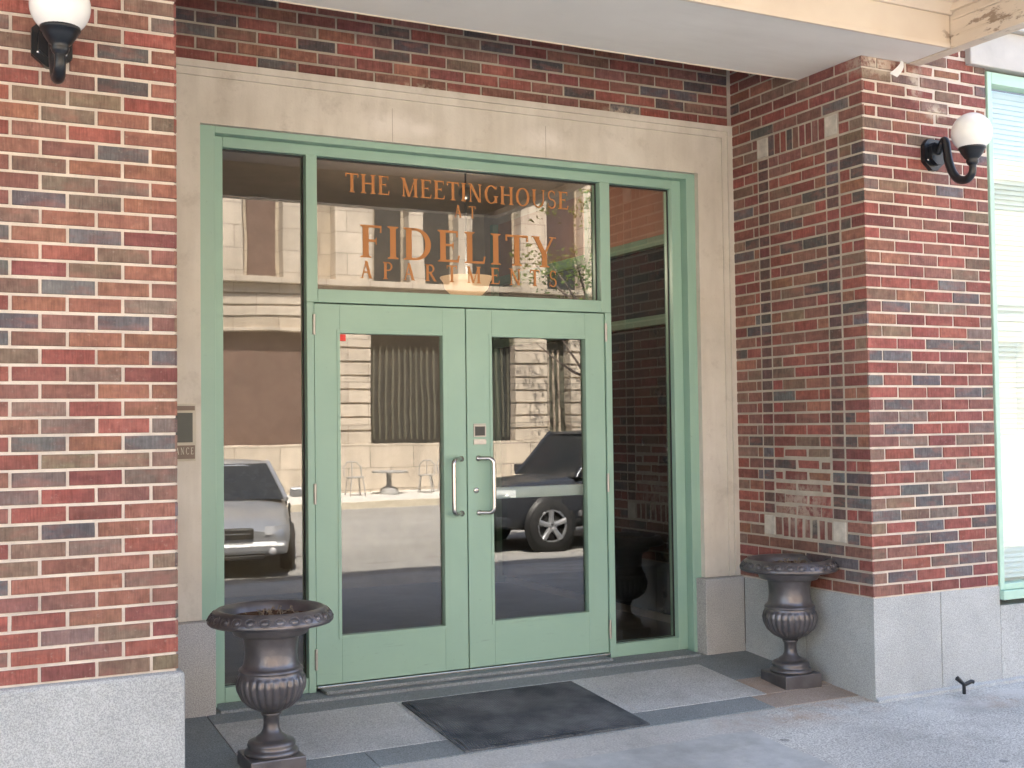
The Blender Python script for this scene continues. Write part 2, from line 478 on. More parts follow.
# ---- left pier: colours read from right to left along the front, course by course
LEFT = {0:'VBDR',1:'RNRB',2:'DVGR',3:'DORR',4:'NONN',5:'BOOP',6:'BOOB',7:'RGBR',8:'NOPB',9:'ODRN',10:'NNRG',11:'GDGN',
 12:'BVVR',13:'POPR',14:'GRGO',15:'ORBN',16:'OONN',17:'DVDR',18:'PORB',19:'OONP',20:'NPNP',21:'GOOR',22:'NOPB',23:'OVDP',
 24:'NVRO',25:'DPOP',26:'NOOB',27:'OGPN',28:'OGGN',29:'OOBN',30:'OPNN',31:'ORNR',32:'VOVO',33:'RVBR',34:'OKNR',35:'RONN',
 36:'OPRB',37:'RBNG',38:'GNRR',39:'BRNR',40:'NRBO',41:'RONB'}
pl = thing('brick_pier', 'large red and brown brick pier with rough granite foot, left of the green doors', 'pier', (-1.2, .6, 0))
mb = MB()
mb.box(-2.6, -.008, 0, 1.30, Z0-.01, 4.3, 1)
Pf = lambda u, v, d: (-.008-u, -d, v)
for row in range(0, 56):
    cuts = [0]; u = .0975 if row % 2 == 0 else .2045
    while u < 2.6: cuts.append(u); u += .2075
    cuts.append(2.6)
    s = LEFT.get(row, ''); keys = [s[i] if i < len(s) else pick(W_FRONT) for i in range(len(cuts))]
    course(mb, Pf, row, cuts, keys, e0=True)
Pr = lambda u, v, d: (-.008+d, u, v)
for row in range(0, 56):
    cuts = [0]; u = .1035 if row % 2 else BL-.004
    while u < 1.10: cuts.append(u); u += BL
    cuts.append(1.165)
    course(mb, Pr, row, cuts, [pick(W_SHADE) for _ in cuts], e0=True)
mb.build('brickwork', [M['brick'], M['mortar']], pl, fix=False)
mb = MB()
mb.box(-2.6, .022, -.035, 1.10, -.06, Z0-.003)
fo = mb.build('granite_foot', M['granite'], pl, bevel=.018)

# ---- right pier
W = 3.705; WR = W + .957
pr_ = thing('brick_pier', 'red brick pier with a bordered brick panel in its side, right of the doors', 'pier', (4.2, .6, 0))
mb = MB()
mb.box(W, WR, 0, 1.30, Z0-.01, 4.3, 1)
Pf = lambda u, v, d: (W+u, -d, v)
RIGHT = {0:'NRDDR',1:'BPRPD',2:'NRGPG',3:'BNRPN',4:'RPPRN',5:'BRPRK',6:'PBGRP',7:'BBPNR',8:'RPGNN',9:'NRBPR',10:'RPRGN',11:'BRPRR',
  12:'NGDGN',13:'NPRRG',14:'GGRDRN',15:'NPNDN',16:'RRRPP',17:'PRPRN',18:'RNNRR',19:'PPRDN',20:'RRPPG',21:'BBRRG',22:'ODRRG',23:'NPVGN',24:'BORPO',25:'RRRPR'}
for row in range(0, 56):
    cuts = [0]; u = .1035 if row % 2 else BL-.004
    while u < .94: cuts.append(u); u += BL
    if .957 - cuts[-1] < .04: cuts.pop()
    cuts.append(.957)
    s = RIGHT.get(row, ''); keys = [s[i] if i < len(s) else pick(W_FRONT) for i in range(len(cuts))]
    course(mb, Pf, row, cuts, keys, e0=True, worn=(.45 if row >= 40 else (.15 if row >= 37 else 0)))
Pr = lambda u, v, d: (W-d, u, v)
D1 = 1.168
a, b_, c_, d_ = .192, .300, .802, .905
for row in range(0, 56):
    odd = row % 2
    if 4 <= row <= 39:
        corner = [0, .188] if odd else [0, .1035, .188]
        if not odd and row % 4 == 0: corner = [0, .092, .188]
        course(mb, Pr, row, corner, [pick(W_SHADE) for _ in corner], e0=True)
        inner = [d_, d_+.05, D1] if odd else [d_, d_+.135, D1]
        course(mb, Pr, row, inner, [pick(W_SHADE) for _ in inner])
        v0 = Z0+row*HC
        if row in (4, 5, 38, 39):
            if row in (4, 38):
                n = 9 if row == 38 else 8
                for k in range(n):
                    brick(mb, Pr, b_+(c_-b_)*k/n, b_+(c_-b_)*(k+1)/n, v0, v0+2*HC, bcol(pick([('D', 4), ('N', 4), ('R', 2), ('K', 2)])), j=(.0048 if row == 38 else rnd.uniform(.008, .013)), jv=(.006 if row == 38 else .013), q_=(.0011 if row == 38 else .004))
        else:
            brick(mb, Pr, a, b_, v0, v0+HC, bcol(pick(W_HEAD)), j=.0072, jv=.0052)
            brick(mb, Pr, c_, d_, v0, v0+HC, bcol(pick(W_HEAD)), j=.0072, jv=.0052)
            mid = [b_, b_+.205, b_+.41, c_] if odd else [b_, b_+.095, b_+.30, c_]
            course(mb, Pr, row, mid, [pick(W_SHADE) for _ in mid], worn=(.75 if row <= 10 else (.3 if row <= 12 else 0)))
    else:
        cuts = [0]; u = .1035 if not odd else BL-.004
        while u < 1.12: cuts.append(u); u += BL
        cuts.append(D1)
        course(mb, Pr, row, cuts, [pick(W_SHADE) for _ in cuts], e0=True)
mb.build('brickwork', [M['brick_pier'], M['mortar']], pr_, fix=False)
mb = MB(); mb.face([(W-.0009,.004,Z0),(W-.0009,1.16,Z0),(W-.0009,1.16,4.19),(W-.0009,.004,4.19)]); mb.build('mortar_shade_sheet', M['mortar_reveal_shade'], pr_, fix=False)  # thin sheet over the pier mortar, painting this side's shade as darker colour
for (y0, y1) in ((a, b_), (c_, d_)):
    for row in (4, 38):
        mb = MB(); mb.box(W-.008, W+.03, y0+.005, y1-.005, Z0+row*HC+.011, Z0+(row+2)*HC-.011)
        mb.build('corner_block', M['block'], pr_, bevel=.004)
mb = MB()
for x0, x1 in ((W-.006, 4.195), (4.199, WR+.006)):
    mb.box(x0, x1, -.006, .545, -.06, Z0-.003)
mb.box(W-.004, W+.2, .549, 1.115, -.06, Z0-.003)
mb.build('granite_foot', M['granite'], pr_, bevel=.004)
# mortar fillet along the foot
mb = MB(); mb.prism([(-.006, -.03), (-.035, -.03), (-.028, .012), (-.006, .022)], W-.006, 7.4, 'x')
mb.build('mortar_fillet', M['granite'], pr_)

# ---- brick wall over the door
mb = MB()
mb.box(.0, W, 1.203, 1.5, 3.30, 4.3, 1)
Pb = lambda u, v, d: (u, 1.203-d, v)
for row in range(42, 56):
    cuts = [0.0]; u = .12 if row % 2 else .225
    while u < W-.03: cuts.append(u); u += BL
    cuts.append(W)
    course(mb, Pb, row, cuts, [pick(W_SHADE) for _ in cuts])
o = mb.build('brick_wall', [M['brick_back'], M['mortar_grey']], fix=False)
tag(o, 'dark red brick wall band above the limestone door surround, under the soffit', 'wall')

# ---- limestone surround
ds = thing('door_surround', 'tan limestone surround with moulded edge framing the green entrance', 'door surround', (1.85, 1.17, .1))
ZT = 3.398
mb = MB()
mb.prism([(.003, .56), (.352, .56), (.352, 3.082), (3.444, 3.082), (3.444, .56), (3.626, .56), (3.626, 3.322), (.003, 3.322)], 1.172, 1.30, 'y')
mb.build('stone_frame', M['limestone'], ds, bevel=.006)
mb = MB()
mb.prism([(.003, 3.3225), (3.6265, 3.3225), (3.6265, .56), (3.664, .56), (3.664, 3.362), (.003, 3.362)], 1.161, 1.30, 'y')
mb.build('inner_moulding', M['limestone'], ds, bevel=.008)
mb = MB()
mb.prism([(.003, 3.3625), (3.6645, 3.3625), (3.6645, .56), (W-.003, .56), (W-.003, ZT), (.003, ZT)], 1.148, 1.30, 'y')
mb.build('outer_moulding', M['limestone'], ds, bevel=.010)
for x in (1.40, 2.36):
    mb = MB(); mb.box(x-.0012, x+.0012, 1.1715, 1.19, 3.085, 3.27); mb.build('joint', M['joint'], ds)
for x0, x1 in ((.03, .408), (3.405, W-.006)):
    mb = MB(); mb.box(x0, x1, 1.112, 1.25, .06, .557)
    mb.build('granite_base', M['granite_warm'], ds, bevel=.005)

# ------------------------------------------------------------------ entrance frame, doors, glass
en = thing('entrance_door_frame', 'green painted entrance with double doors, sidelights and lettered transom', 'entrance', (1.9, 1.2, .1))
mb = MB()
mb.box(.350, .436, 1.140, 1.30, .10, 3.100); mb.box(3.380, 3.453, 1.140, 1.30, .10, 3.100)
mb.box(.4362, 3.3798, 1.140, 1.30, 3.048, 3.100)
mb.build('outer_trim', M['green'], en, bevel=.003)
mb = MB()
mb.box(.4364, .490, 1.203, 1.29, .112, 3.0475); mb.box(3.310, 3.3795, 1.203, 1.29, .112, 3.0475)
mb.box(.4905, 3.3095, 1.203, 1.29, 2.992, 3.0475)
mb.box(.4905, .9355, 1.203, 1.29, .112, .190); mb.box(2.8505, 3.3095, 1.203, 1.29, .112, .190)
mb.build('inner_frame', M['green'], en, bevel=.003)
for x0, x1, x2, x3 in ((.936, .998, .936, .976), (2.781, 2.850, 2.808, 2.850)):
    mb = MB(); mb.box(x0, x1, 1.196, 1.29, 2.196, 2.9915); mb.box(x2, x3, 1.196, 1.29, .112, 2.1955); mb.build('mullion', M['green'], en, bevel=.003)
mb = MB(); mb.box(.9985, 2.7805, 1.196, 1.29, 2.1965, 2.268); mb.build('transom_bar', M['green'], en, bevel=.003)
def pane(name, x0, x1, z0, z1, parent, y=1.252, bead=True):
    mb = MB()
    mb.face([(x0,y,z0),(x1,y,z0),(x1,y,z1),(x0,y,z1)], 0)
    mb.face([(x1,y+.024,z0),(x0,y+.024,z0),(x0,y+.024,z1),(x1,y+.024,z1)], 1)
    o = mb.build(name, [M['glass'], M['glass_back']], parent, fix=False)
    g = .007; mb = MB()
    mb.box(x0, x0+g, y-.008, y-.001, z0, z1); mb.box(x1-g, x1, y-.008, y-.001, z0, z1)
    mb.box(x0+g, x1-g, y-.008, y-.001, z0, z0+g*.6); mb.box(x0+g, x1-g, y-.008, y-.001, z1-g*1.4, z1)
    mb.build('gasket', M['rubber'], o)
    return o
pane('sidelight_glass', .490, .936, .190, 2.992, en)
pane('sidelight_glass', 2.850, 3.310, .190, 2.992, en)
tg = pane('transom_glass', 0.998, 2.781, 2.268, 2.992, en)
# doors
def door(x0, x1, gx0, gx1, hside):
    zb, zt = .146, 2.190; gz0, gz1 = .398, 2.032
    mb = MB()
    mb.box(x0, gx0, 1.207, 1.255, zb, zt); mb.box(gx1, x1, 1.207, 1.255, zb, zt)
    mb.box(gx0, gx1, 1.207, 1.255, zb, gz0); mb.box(gx0, gx1, 1.207, 1.255, gz1, zt)
    d = mb.build('door', M['green'], en, fix=False, bevel=.002)
    # glazing bead
    mb = MB(); g = .018
    mb.box(gx0-g, gx0-.0005, 1.2025, 1.206, gz0-g, gz1+g); mb.box(gx1+.0005, gx1+g, 1.2025, 1.206, gz0-g, gz1+g)
    mb.box(gx0, gx1, 1.2025, 1.206, gz0-g, gz0-.0005); mb.box(gx0, gx1, 1.2025, 1.206, gz1+.0005, gz1+g)
    mb.build('glazing_bead', M['green'], d, bevel=.001)
    y = 1.236; mb = MB()
    mb.face([(gx0,y,gz0),(gx1,y,gz0),(gx1,y,gz1),(gx0,y,gz1)], 0)
    mb.face([(gx1,y+.012,gz0),(gx0,y+.012,gz0),(gx0,y+.012,gz1),(gx1,y+.012,gz1)], 1)
    mb.build('glass_pane', [M['glass'], M['glass_back']], d, fix=False)
    # pull handle, offset away from the meeting stile
    s = hside; hx = 1.838 if s < 0 else 1.948
    pts = []
    z0, z1 = 1.022, 1.332
    ex, ey, rr = .070*s, -.058, .032
    pts.append((hx, 1.207, z0))
    n = 7
    L = math.hypot(ex, ey); ux, uy = ex/L, ey/L
    def q(t, z): return (hx+ux*t, 1.207+uy*t, z)
    for k in range(n+1):
        a_ = math.pi/2*k/n; pts.append(q(L-rr+rr*math.sin(a_), z0+rr-rr*math.cos(a_)))
    for k in range(n+1):
        a_ = math.pi/2*k/n; pts.append(q(L-rr+rr*math.cos(a_), z1-rr+rr*math.sin(a_)))
    pts.append((hx, 1.207, z1))
    mb = MB(); mb.tube(pts, .0130, 14)
    for z in (z0, z1): mb.lathe([(.0, .012), (.016, .010), (.017, .0)], 16, (hx, 1.2065, z), 'y')
    mb.build('pull_handle', M['steel'], d)
    xh = x0-.006 if s < 0 else x1+.006
    for z in (2.075, 1.165, .285):
        mb = MB(); mb.tube([(xh, 1.196, z-.055), (xh, 1.196, z-.02), (xh, 1.196, z+.02), (xh, 1.196, z+.055)], .009, 10)
        mb.build('hinge', M['dull_steel'], d)
    return d
dl = door(.981, 1.874, 1.124, 1.732, -1)
drt = door(1.881, 2.803, 2.042, 2.668, 1)
# red sticker on left glass
mb = MB(); mb.box(1.126, 1.166, 1.232, 1.2345, 1.992, 2.028); mb.build('red_sticker', M['red'], dl)
# entry panel and lock on right stile
mb = MB(); mb.box(1.919, 1.997, 1.2015, 1.2065, 1.455, 1.522); mb.box(1.919, 1.997, 1.2015, 1.2065, 1.5245, 1.531)
kp = mb.build('entry_panel', M['dull_steel'], drt, bevel=.001)
kp['label'] = 'small grey framed panel with dark window'
mb = MB(); mb.box(1.927, 1.989, 1.198, 1.2012, 1.462, 1.515); mb.build('panel_window', M['dark'], drt)
mb = MB(); mb.box(1.919, 1.997, 1.2015, 1.2065, 1.412, 1.442); mb.build('panel_label', M['dull_steel'], drt)
mb = MB(); mb.lathe([(0, .010), (.010, .010), (.0165, .006), (.018, 0)], 24, (1.932, 1.2065, 1.150), 'y'); mb.build('lock_cylinder', M['steel'], drt)
mb = MB(); mb.box(1.9305, 1.9335, 1.1955, 1.197, 1.143, 1.157); mb.build('keyhole', M['dark'], drt)
# white push bar inside right leaf
mb = MB(); mb.box(2.0, 2.72, 1.300, 1.345, 1.090, 1.155); mb.box(1.98, 2.025, 1.258, 1.299, 1.10, 1.145); mb.box(2.69, 2.735, 1.258, 1.299, 1.10, 1.145)
pb = mb.build('push_bar', M['white'], drt, bevel=.006)
# closers' aluminium threshold and door sweep
mb = MB(); mb.box(.980, 2.804, 1.185, 1.30, .132, .1425); mb.build('threshold', M['steel'], en, bevel=.002)

# ---- lettering
class Glyphs:
    T, t = .165, .072
    def __init__(s): s.k = 0; s.mb = MB()
    def poly(s, pts, tf):
        s.k += 1; d = .00012*(s.k % 9)
        s.mb.face([tf(x, y, d) for x, y in pts], 0)
    def q(s, x0, y0, x1, y1, tf): s.poly([(x0,y0),(x1,y0),(x1,y1),(x0,y1)], tf)
    def serif(s, x, y, tf, w=.17, h=.035):
        s.q(x-w, y, x+w, y+h, tf)
    def stem(s, x, tf, y0=0, y1=1, T=None, s0=True, s1=True):
        T = T or s.T
        s.q(x-T/2, y0, x+T/2, y1, tf); w = T/2+.075
        for on, y, sg in ((s0, y0, 1), (s1, y1, -1)):
            if on:
                s.poly([(x-w, y), (x+w, y), (x+w, y+sg*.028), (x+T/2, y+sg*.07), (x-T/2, y+sg*.07), (x-w, y+sg*.028)], tf)
    def diag(s, x0, y0, x1, y1, w, tf):
        s.poly([(x0-w/2, y0), (x0+w/2, y0), (x1+w/2, y1), (x1-w/2, y1)], tf)
    def arc(s, cx, cy, rx, ry, a0, a1, tf, T=None, t=None, n=26):
        T = T or s.T; t = t or s.t
        for i in range(n):
            P = []
            for a in (a0+(a1-a0)*i/n, a0+(a1-a0)*(i+1)/n):
                a = R(a); P.append(((cx+rx*math.cos(a), cy+ry*math.sin(a)), (cx+(rx-T)*math.cos(a), cy+(ry-t)*math.sin(a))))
            s.poly([P[0][0], P[1][0], P[1][1], P[0][1]], tf)
    def glyph(s, ch, tf):
        T, t = s.T, s.t
        if ch == 'T':
            s.stem(.36, tf, s1=False); s.q(.0, 1-t, .72, 1, tf); s.poly([(0,1),(.03,1),(.06,.8),(.0,.8)], tf); s.poly([(.72,1),(.69,1),(.66,.8),(.72,.8)], tf); return .72
        if ch == 'H':
            s.stem(.15, tf); s.stem(.70, tf); s.q(.15, .49, .70, .49+t, tf); return .85
        if ch == 'E':
            s.stem(.15, tf); s.q(.15, 1-t, .60, 1, tf); s.q(.15, .5, .47, .5+t, tf); s.q(.15, 0, .62, t, tf)
            s.poly([(.60,1),(.57,1),(.555,.8),(.60,.8)], tf); s.poly([(.47,.40),(.47,.65),(.44,.6),(.44,.45)], tf); s.poly([(.62,0),(.66,.22),(.61,.22),(.57,0)], tf); return .66
        if ch == 'F':
            s.stem(.15, tf); s.q(.15, 1-t, .60, 1, tf); s.q(.15, .49, .46, .49+t, tf)
            s.poly([(.60,1),(.57,1),(.555,.78),(.60,.78)], tf); s.poly([(.46,.39),(.46,.64),(.43,.59),(.43,.44)], tf); return .62
        if ch == 'M':
            s.stem(.14, tf, T=t, s1=False); s.diag(.46, 0, .12, 1, T, tf); s.diag(.46, 0, .82, 1, t, tf); s.stem(.84, tf); s.serif(.06, .97, tf, .1); return 1.0
        if ch == 'I':
            s.stem(.16, tf); return .32
        if ch == 'N':
            s.stem(.14, tf, T=t, s1=False); s.diag(.70, 0, .13, 1, T, tf); s.stem(.72, tf, T=t, s0=False); s.serif(.06, .97, tf, .1); return .84
        if ch == 'G':
            s.arc(.46, .5, .42, .52, 42, 318, tf); s.stem(.74, tf, 0.05, .42, s0=False); s.poly([(.80,.98),(.77,.98),(.74,.78),(.78,.76)], tf); return .88
        if ch == 'C':
            s.arc(.46, .5, .42, .52, 42, 318, tf); s.poly([(.80,.98),(.77,.98),(.74,.78),(.78,.76)], tf); return .84
        if ch == 'O':
            s.arc(.46, .5, .44, .52, 0, 360, tf, n=40); return .92
        if ch == 'U':
            s.stem(.15, tf, .32, 1, s0=False); s.arc(.43, .34, .345, .36, 180, 360, tf, T=.10); s.stem(.75, tf, .32, 1, T=t, s0=False); return .86
        if ch == 'S':
            s.arc(.31, .74, .25, .28, 35, 270, tf, T=.10, t=.075); s.arc(.31, .26, .27, .28, -145, 90, tf, T=.10, t=.075)
            s.poly([(.53,.98),(.50,.98),(.48,.76),(.52,.74)], tf); s.poly([(.05,.02),(.08,.02),(.10,.26),(.06,.28)], tf); return .62
        if ch == 'D':
            s.stem(.15, tf); s.arc(.34, .5, .46, .5, -90, 90, tf); s.q(.15, 1-t, .34, 1, tf); s.q(.15, 0, .34, t, tf); return .86
        if ch == 'L':
            s.stem(.15, tf); s.q(.15, 0, .60, t, tf); s.poly([(.60,0),(.64,.24),(.59,.24),(.55,0)], tf); return .65
        if ch == 'Y':
            s.stem(.38, tf, 0, .46, s1=False); s.diag(.38, .42, .10, 1, T, tf); s.diag(.38, .42, .66, 1, t, tf); s.serif(.1, .97, tf, .13); s.serif(.66, .97, tf, .11); return .76
        if ch == 'A':
            s.diag(.10, 0, .37, 1, t, tf); s.diag(.65, 0, .37, 1, T, tf); s.q(.18, .31, .55, .31+t, tf); s.serif(.10, 0, tf, .11); s.serif(.65, 0, tf, .13); return .78
        if ch in 'PR':
            s.stem(.15, tf); s.arc(.33, .74, .29, .26, -90, 90, tf, T=.11); s.q(.15, 1-t, .33, 1, tf); s.q(.15, .48, .33, .48+t, tf)
            if ch == 'R': s.diag(.68, 0, .34, .50, T, tf); s.serif(.70, 0, tf, .08); return .78
            return .66
        return .3
    W_ = dict(T=.72,H=.85,E=.66,F=.62,M=1.0,I=.32,N=.84,G=.88,C=.84,O=.92,U=.86,S=.62,D=.86,L=.65,Y=.76,A=.78,P=.66,R=.78)
    def line(s, text, x0, x1, z, h, y, wx=1.0):
        hx = h*wx
        tot = sum(s.W_.get(c, .42)*hx for c in text)
        gap = (x1-x0-tot)/(len(text)-1); x = x0
        for c in text:
            w = s.W_.get(c, .42)*hx
            if c != ' ':
                s.glyph(c, lambda a, b, d, x=x: (x+a*hx, y-d, z+b*h))
            x += w+gap
g = Glyphs()
YT = 1.2495
g.line('THE MEETINGHOUSE', 1.178, 2.590, 2.818, .106, YT, .98)
g.line('AT', 1.835, 1.970, 2.722, .070, YT, .85)
g.line('FIDELITY', 1.262, 2.500, 2.460, .182, YT, 1.14)
g.line('APARTMENTS', 1.262, 2.505, 2.345, .096, YT, .92)
lt = g.mb.build('lettering', M['gold'], tg, fix=False)
en.location.y += .07

# ------------------------------------------------------------------ wall plaque on the left jamb
pq = thing('wall_plaque', 'small dark plaque with cream border, half hidden behind the left brick pier', 'plaque', (.2, 1.17, 1.36))
mb = MB(); mb.box(.05, .325, 1.160, 1.171, 1.362, 1.648); mb.build('backing', M['cream_line'], pq, bevel=.002)
mb = MB(); mb.box(.06, .317, 1.154, 1.1595, 1.615, 1.638); mb.build('top_strip', M['tan'], pq)
mb = MB(); mb.box(.06, .306, 1.154, 1.1595, 1.455, 1.603); mb.build('panel', M['plaque'], pq)
mb = MB(); mb.box(.06, .317, 1.154, 1.1595, 1.372, 1.440); p_ = mb.build('name_strip', M['tan'], pq)
g2 = Glyphs(); g2.line('ANCE', .222, .310, 1.395, .034, 1.1535, .62); g2.mb.build('lettering', M['cream_line'], p_, fix=False)

# ------------------------------------------------------------------ wall lamps
def make_lamp(loc, label):
    t = thing('wall_lamp', label, 'lamp', loc, 'globe lamps on the brick piers')
    x, y, z = loc
    mb = MB()
    octo = [(-.075,.055),(-.045,.085),(.045,.085),(.075,.055),(.075,-.045),(.02,-.09),(-.02,-.09),(-.075,-.045)]
    mb.prism([(x+a_, z+b1) for a_, b1 in octo], y-.035, y-.004, 'y')
    mb.prism([(x+a_*.7, z+b1*.7) for a_, b1 in octo], y-.065, y-.036, 'y')
    mb.build('mounting_plate', M['black_iron'], t, bevel=.005)
    for sx in (-.05, .05):
        mb = MB(); mb.lathe([(0, .005), (.005, .004), (.007, 0)], 10, (x+sx, y-.035, z-.035), 'y'); mb.build('screw', M['steel'], t)
    pts = [(x, y-.06, z+.0), (x, y-.085, z+.04), (x, y-.105, z+.065), (x, y-.118, z+.05), (x, y-.125, z+.0), (x, y-.135, z-.06), (x, y-.16, z-.125),
           (x, y-.20, z-.172), (x, y-.25, z-.185), (x, y-.285, z-.17), (x, y-.30, z-.145), (x, y-.30, z-.10)]
    # smooth the path
    P = [Vector(p) for p in pts]; S = []
    for i in range(len(P)-1):
        p0, p1, p2, p3 = P[max(i-1,0)], P[i], P[i+1], P[min(i+2, len(P)-1)]
        for k in range(4):
            u = k/4; S.append(.5*((2*p1)+(p2-p0)*u+(2*p0-5*p1+4*p2-p3)*u*u+(3*p1-p0-3*p2+p3)*u**3))
    S.append(P[-1])
    mb = MB(); mb.tube(S, [.019 + .005*math.sin(math.pi*i/len(S)) for i in range(len(S))], 12)
    mb.build('arm', M['black_iron'], t)
    cx, cy, cz = x, y-.30, z-.103
    mb = MB(); mb.lathe([(0, -.05), (.013, -.05), (.016, -.035), (.012, -.02), (.028, -.005), (.034, .010), (.030, .020), (.040, .028), (.058, .055), (.066, .074), (.072, .076), (.072, .088), (.05, .088), (.045, .07), (0, .07)], 28, (cx, cy, cz))
    mb.build('socket_cup', M['black_iron'], t)
    mb = MB(); prof = [(.108*math.sin(a), -.108*math.cos(a)) for a in [math.pi*i/24 for i in range(25)]]
    mb.lathe(prof, 40, (cx, cy, cz+.168)); mb.build('globe', M['opal'], t)
    return t
lamp = make_lamp((-.480, 0, 3.02), 'black wall lamp with white globe on the left pier, cut by the top edge')
lamp2 = dup(lamp, (4.205, 0, 3.02), 'black wall lamp with white globe on the right pier beside the bright window')

# ------------------------------------------------------------------ urns
def make_urn(loc, label):
    t = thing('planter_urn', label, 'urn', loc, 'dark metal urns beside the doors')
    X, Y, Z = loc
    prof = [(.0,.245),(.035,.245),(.06,.255),(.10,.275),(.132,.305),(.150,.345),(.155,.375),(.150,.400),(.140,.415),(.138,.425),(.142,.432),(.138,.440),(.128,.447),
            (.120,.462),(.115,.50),(.116,.54),(.124,.58),(.140,.612),(.160,.634),(.200,.644),(.240,.638),(.266,.637),(.275,.646),(.274,.658),(.262,.678),(.245,.696),(.232,.704),(.220,.702),(.205,.688),(.188,.655),(.172,.61),(.160,.590),(.0,.585)]
    # refine
    pf = []
    for i in range(len(prof)-1):
        for k in range(3):
            u = k/3; pf.append((prof[i][0]*(1-u)+prof[i+1][0]*u, prof[i][1]*(1-u)+prof[i+1][1]*u))
    pf.append(prof[-1])
    NG = 26
    def rf(r, z, a_):
        if .26 < z < .412 and r > .05:
            w = math.sin(math.pi*min(1, max(0, (z-.255)/.158)))**.6
            return r*(1 - .075*w*(1-abs(math.cos(NG*a_/2))**.7))
        if .637 <= z < .70 and r > .25:
            return r*(1 - .004*(1-abs(math.cos(21*a_))**.6))
        return r
    mb = MB(); mb.lathe(pf, 208, (X, Y, Z), rf=rf); mb.build('bowl', M['bronze'], t)
    # egg pattern on lip
    mb = MB()
    for k in range(26):
        a_ = 2*math.pi*k/26
        c = Vector((X+.2635*math.cos(a_), Y+.2635*math.sin(a_), Z+.674)); rad = Vector((math.cos(a_), math.sin(a_), .68)).normalized(); tan = Vector((-math.sin(a_), math.cos(a_), 0)); oth = rad.cross(tan)
        ring = [c + tan*.023*math.cos(b1) + oth*.020*math.sin(b1) for b1 in [2*math.pi*i/14 for i in range(15)]]
        mb.tube([tuple(p) for p in ring], .0030, 6, cap=False)
        rows = []
        for j in range(4):
            s_ = math.cos(j*math.pi/6); h_ = math.sin(j*math.pi/6)
            rows.append([c + tan*.016*s_*math.cos(b1) + oth*.013*s_*math.sin(b1) + rad*.005*h_ for b1 in [2*math.pi*i/10 for i in range(10)]])
        mb.grid(rows, 0, True, True)
    mb.build('lip_ornament', M['bronze'], t)
    pf2 = [(.0,.246),(.045,.246),(.044,.236),(.036,.228),(.034,.20),(.036,.175),(.046,.155),(.066,.140),(.070,.132),(.082,.130),(.100,.122),(.106,.108),(.100,.095),(.108,.090),(.118,.080),(.118,.066),(.0,.066)]
    mb = MB(); mb.lathe(pf2, 56, (X, Y, Z)); mb.build('stem', M['bronze'], t)
    mb = MB(); mb.box(X-.122, X+.122, Y-.122, Y+.122, Z-.012, Z+.066); mb.build('plinth', M['bronze'], t, bevel=.006)
    mb = MB(); rr = random.Random(3)
    mb.lathe([(.196, .660), (.15, .668), (.10, .676), (.05, .674), (.0, .678)], 40, (X, Y, Z), rf=lambda r, z, a_: r*(1+.03*math.sin(7*a_)))
    so = mb.build('soil', M['soil'], t)
    mb = MB()
    for k in range(46):
        a_ = rr.uniform(0, 6.28); q = rr.uniform(0, .12); px, py = X+q*math.cos(a_), Y+q*math.sin(a_)
        h_ = rr.uniform(.004, .022); b1 = rr.uniform(0, 6.28); l = rr.uniform(.01, .03)
        mb.tube([(px, py, Z+.670), (px+l*.5*math.cos(b1), py+l*.5*math.sin(b1), Z+.673+h_), (px+l*math.cos(b1), py+l*math.sin(b1), Z+.673+h_*.8)], .0022, 5)
    mb.build('dry_stalks', M['twig'], so)['kind'] = 'stuff'
    return t
urn = make_urn((.462, .30, .027), 'dark bronze urn with soil in it, in front of the left sidelight, nearest the camera')
urn2 = dup(urn, (3.505, .455, .040), 'dark bronze urn in the right corner of the entry against the granite foot', rotz=R(-4))

# ------------------------------------------------------------------ door mat
mb = MB()
SL = .083
def sl(x, y, h): return (x, y, SL*y+h)
x0, x1, y0, y1 = 1.345, 2.315, .155, .90
mb.grid([[sl(x0+(x1-x0)*i/24, y0+(y1-y0)*j/20, .016+.004*math.sin(i*.9+j*.5)*0+.003*math.sin(j*.8)) for i in range(25)] for j in range(21)], 0, smooth=True)
o_ = .022
for a1, b1, c1, d1 in ((x0-o_, x1+o_, y0-o_, y0), (x0-o_, x1+o_, y1, y1+o_), (x0-o_, x0, y0, y1), (x1, x1+o_, y0, y1)):
    p = [sl(a1, c1, .004), sl(b1, c1, .004), sl(b1, d1, .004), sl(a1, d1, .004), sl(a1, c1, .014), sl(b1, c1, .014), sl(b1, d1, .014), sl(a1, d1, .014)]
    for f in ((4,5,6,7),(0,1,5,4),(1,2,6,5),(2,3,7,6),(3,0,4,7)): mb.face([p[i] for i in f], 0)
o = mb.build('door_mat', M['mat'], fix=False)
tag(o, 'worn black rubber door mat lying on the granite paving before the double doors', 'door mat')

# ------------------------------------------------------------------ hose tap by the right pier
hb = thing('hose_tap', 'small dark pipe valve standing at the foot of the right pier', 'tap', (4.27, -.09, .0))
mb = MB(); mb.tube([(4.27, -.09, -.02), (4.27, -.09, .03), (4.268, -.09, .048)], .010, 10); mb.tube([(4.27, -.09, .045), (4.315, -.10, .062), (4.328, -.104, .058)], .0115, 10)
mb.build('pipe', M['black_iron'], hb)
mb = MB(); mb.tube([(4.268, -.09, .05), (4.235, -.085, .078), (4.225, -.083, .085)], [.010, .014, .014], 10); mb.build('cap', M['black_iron'], hb)

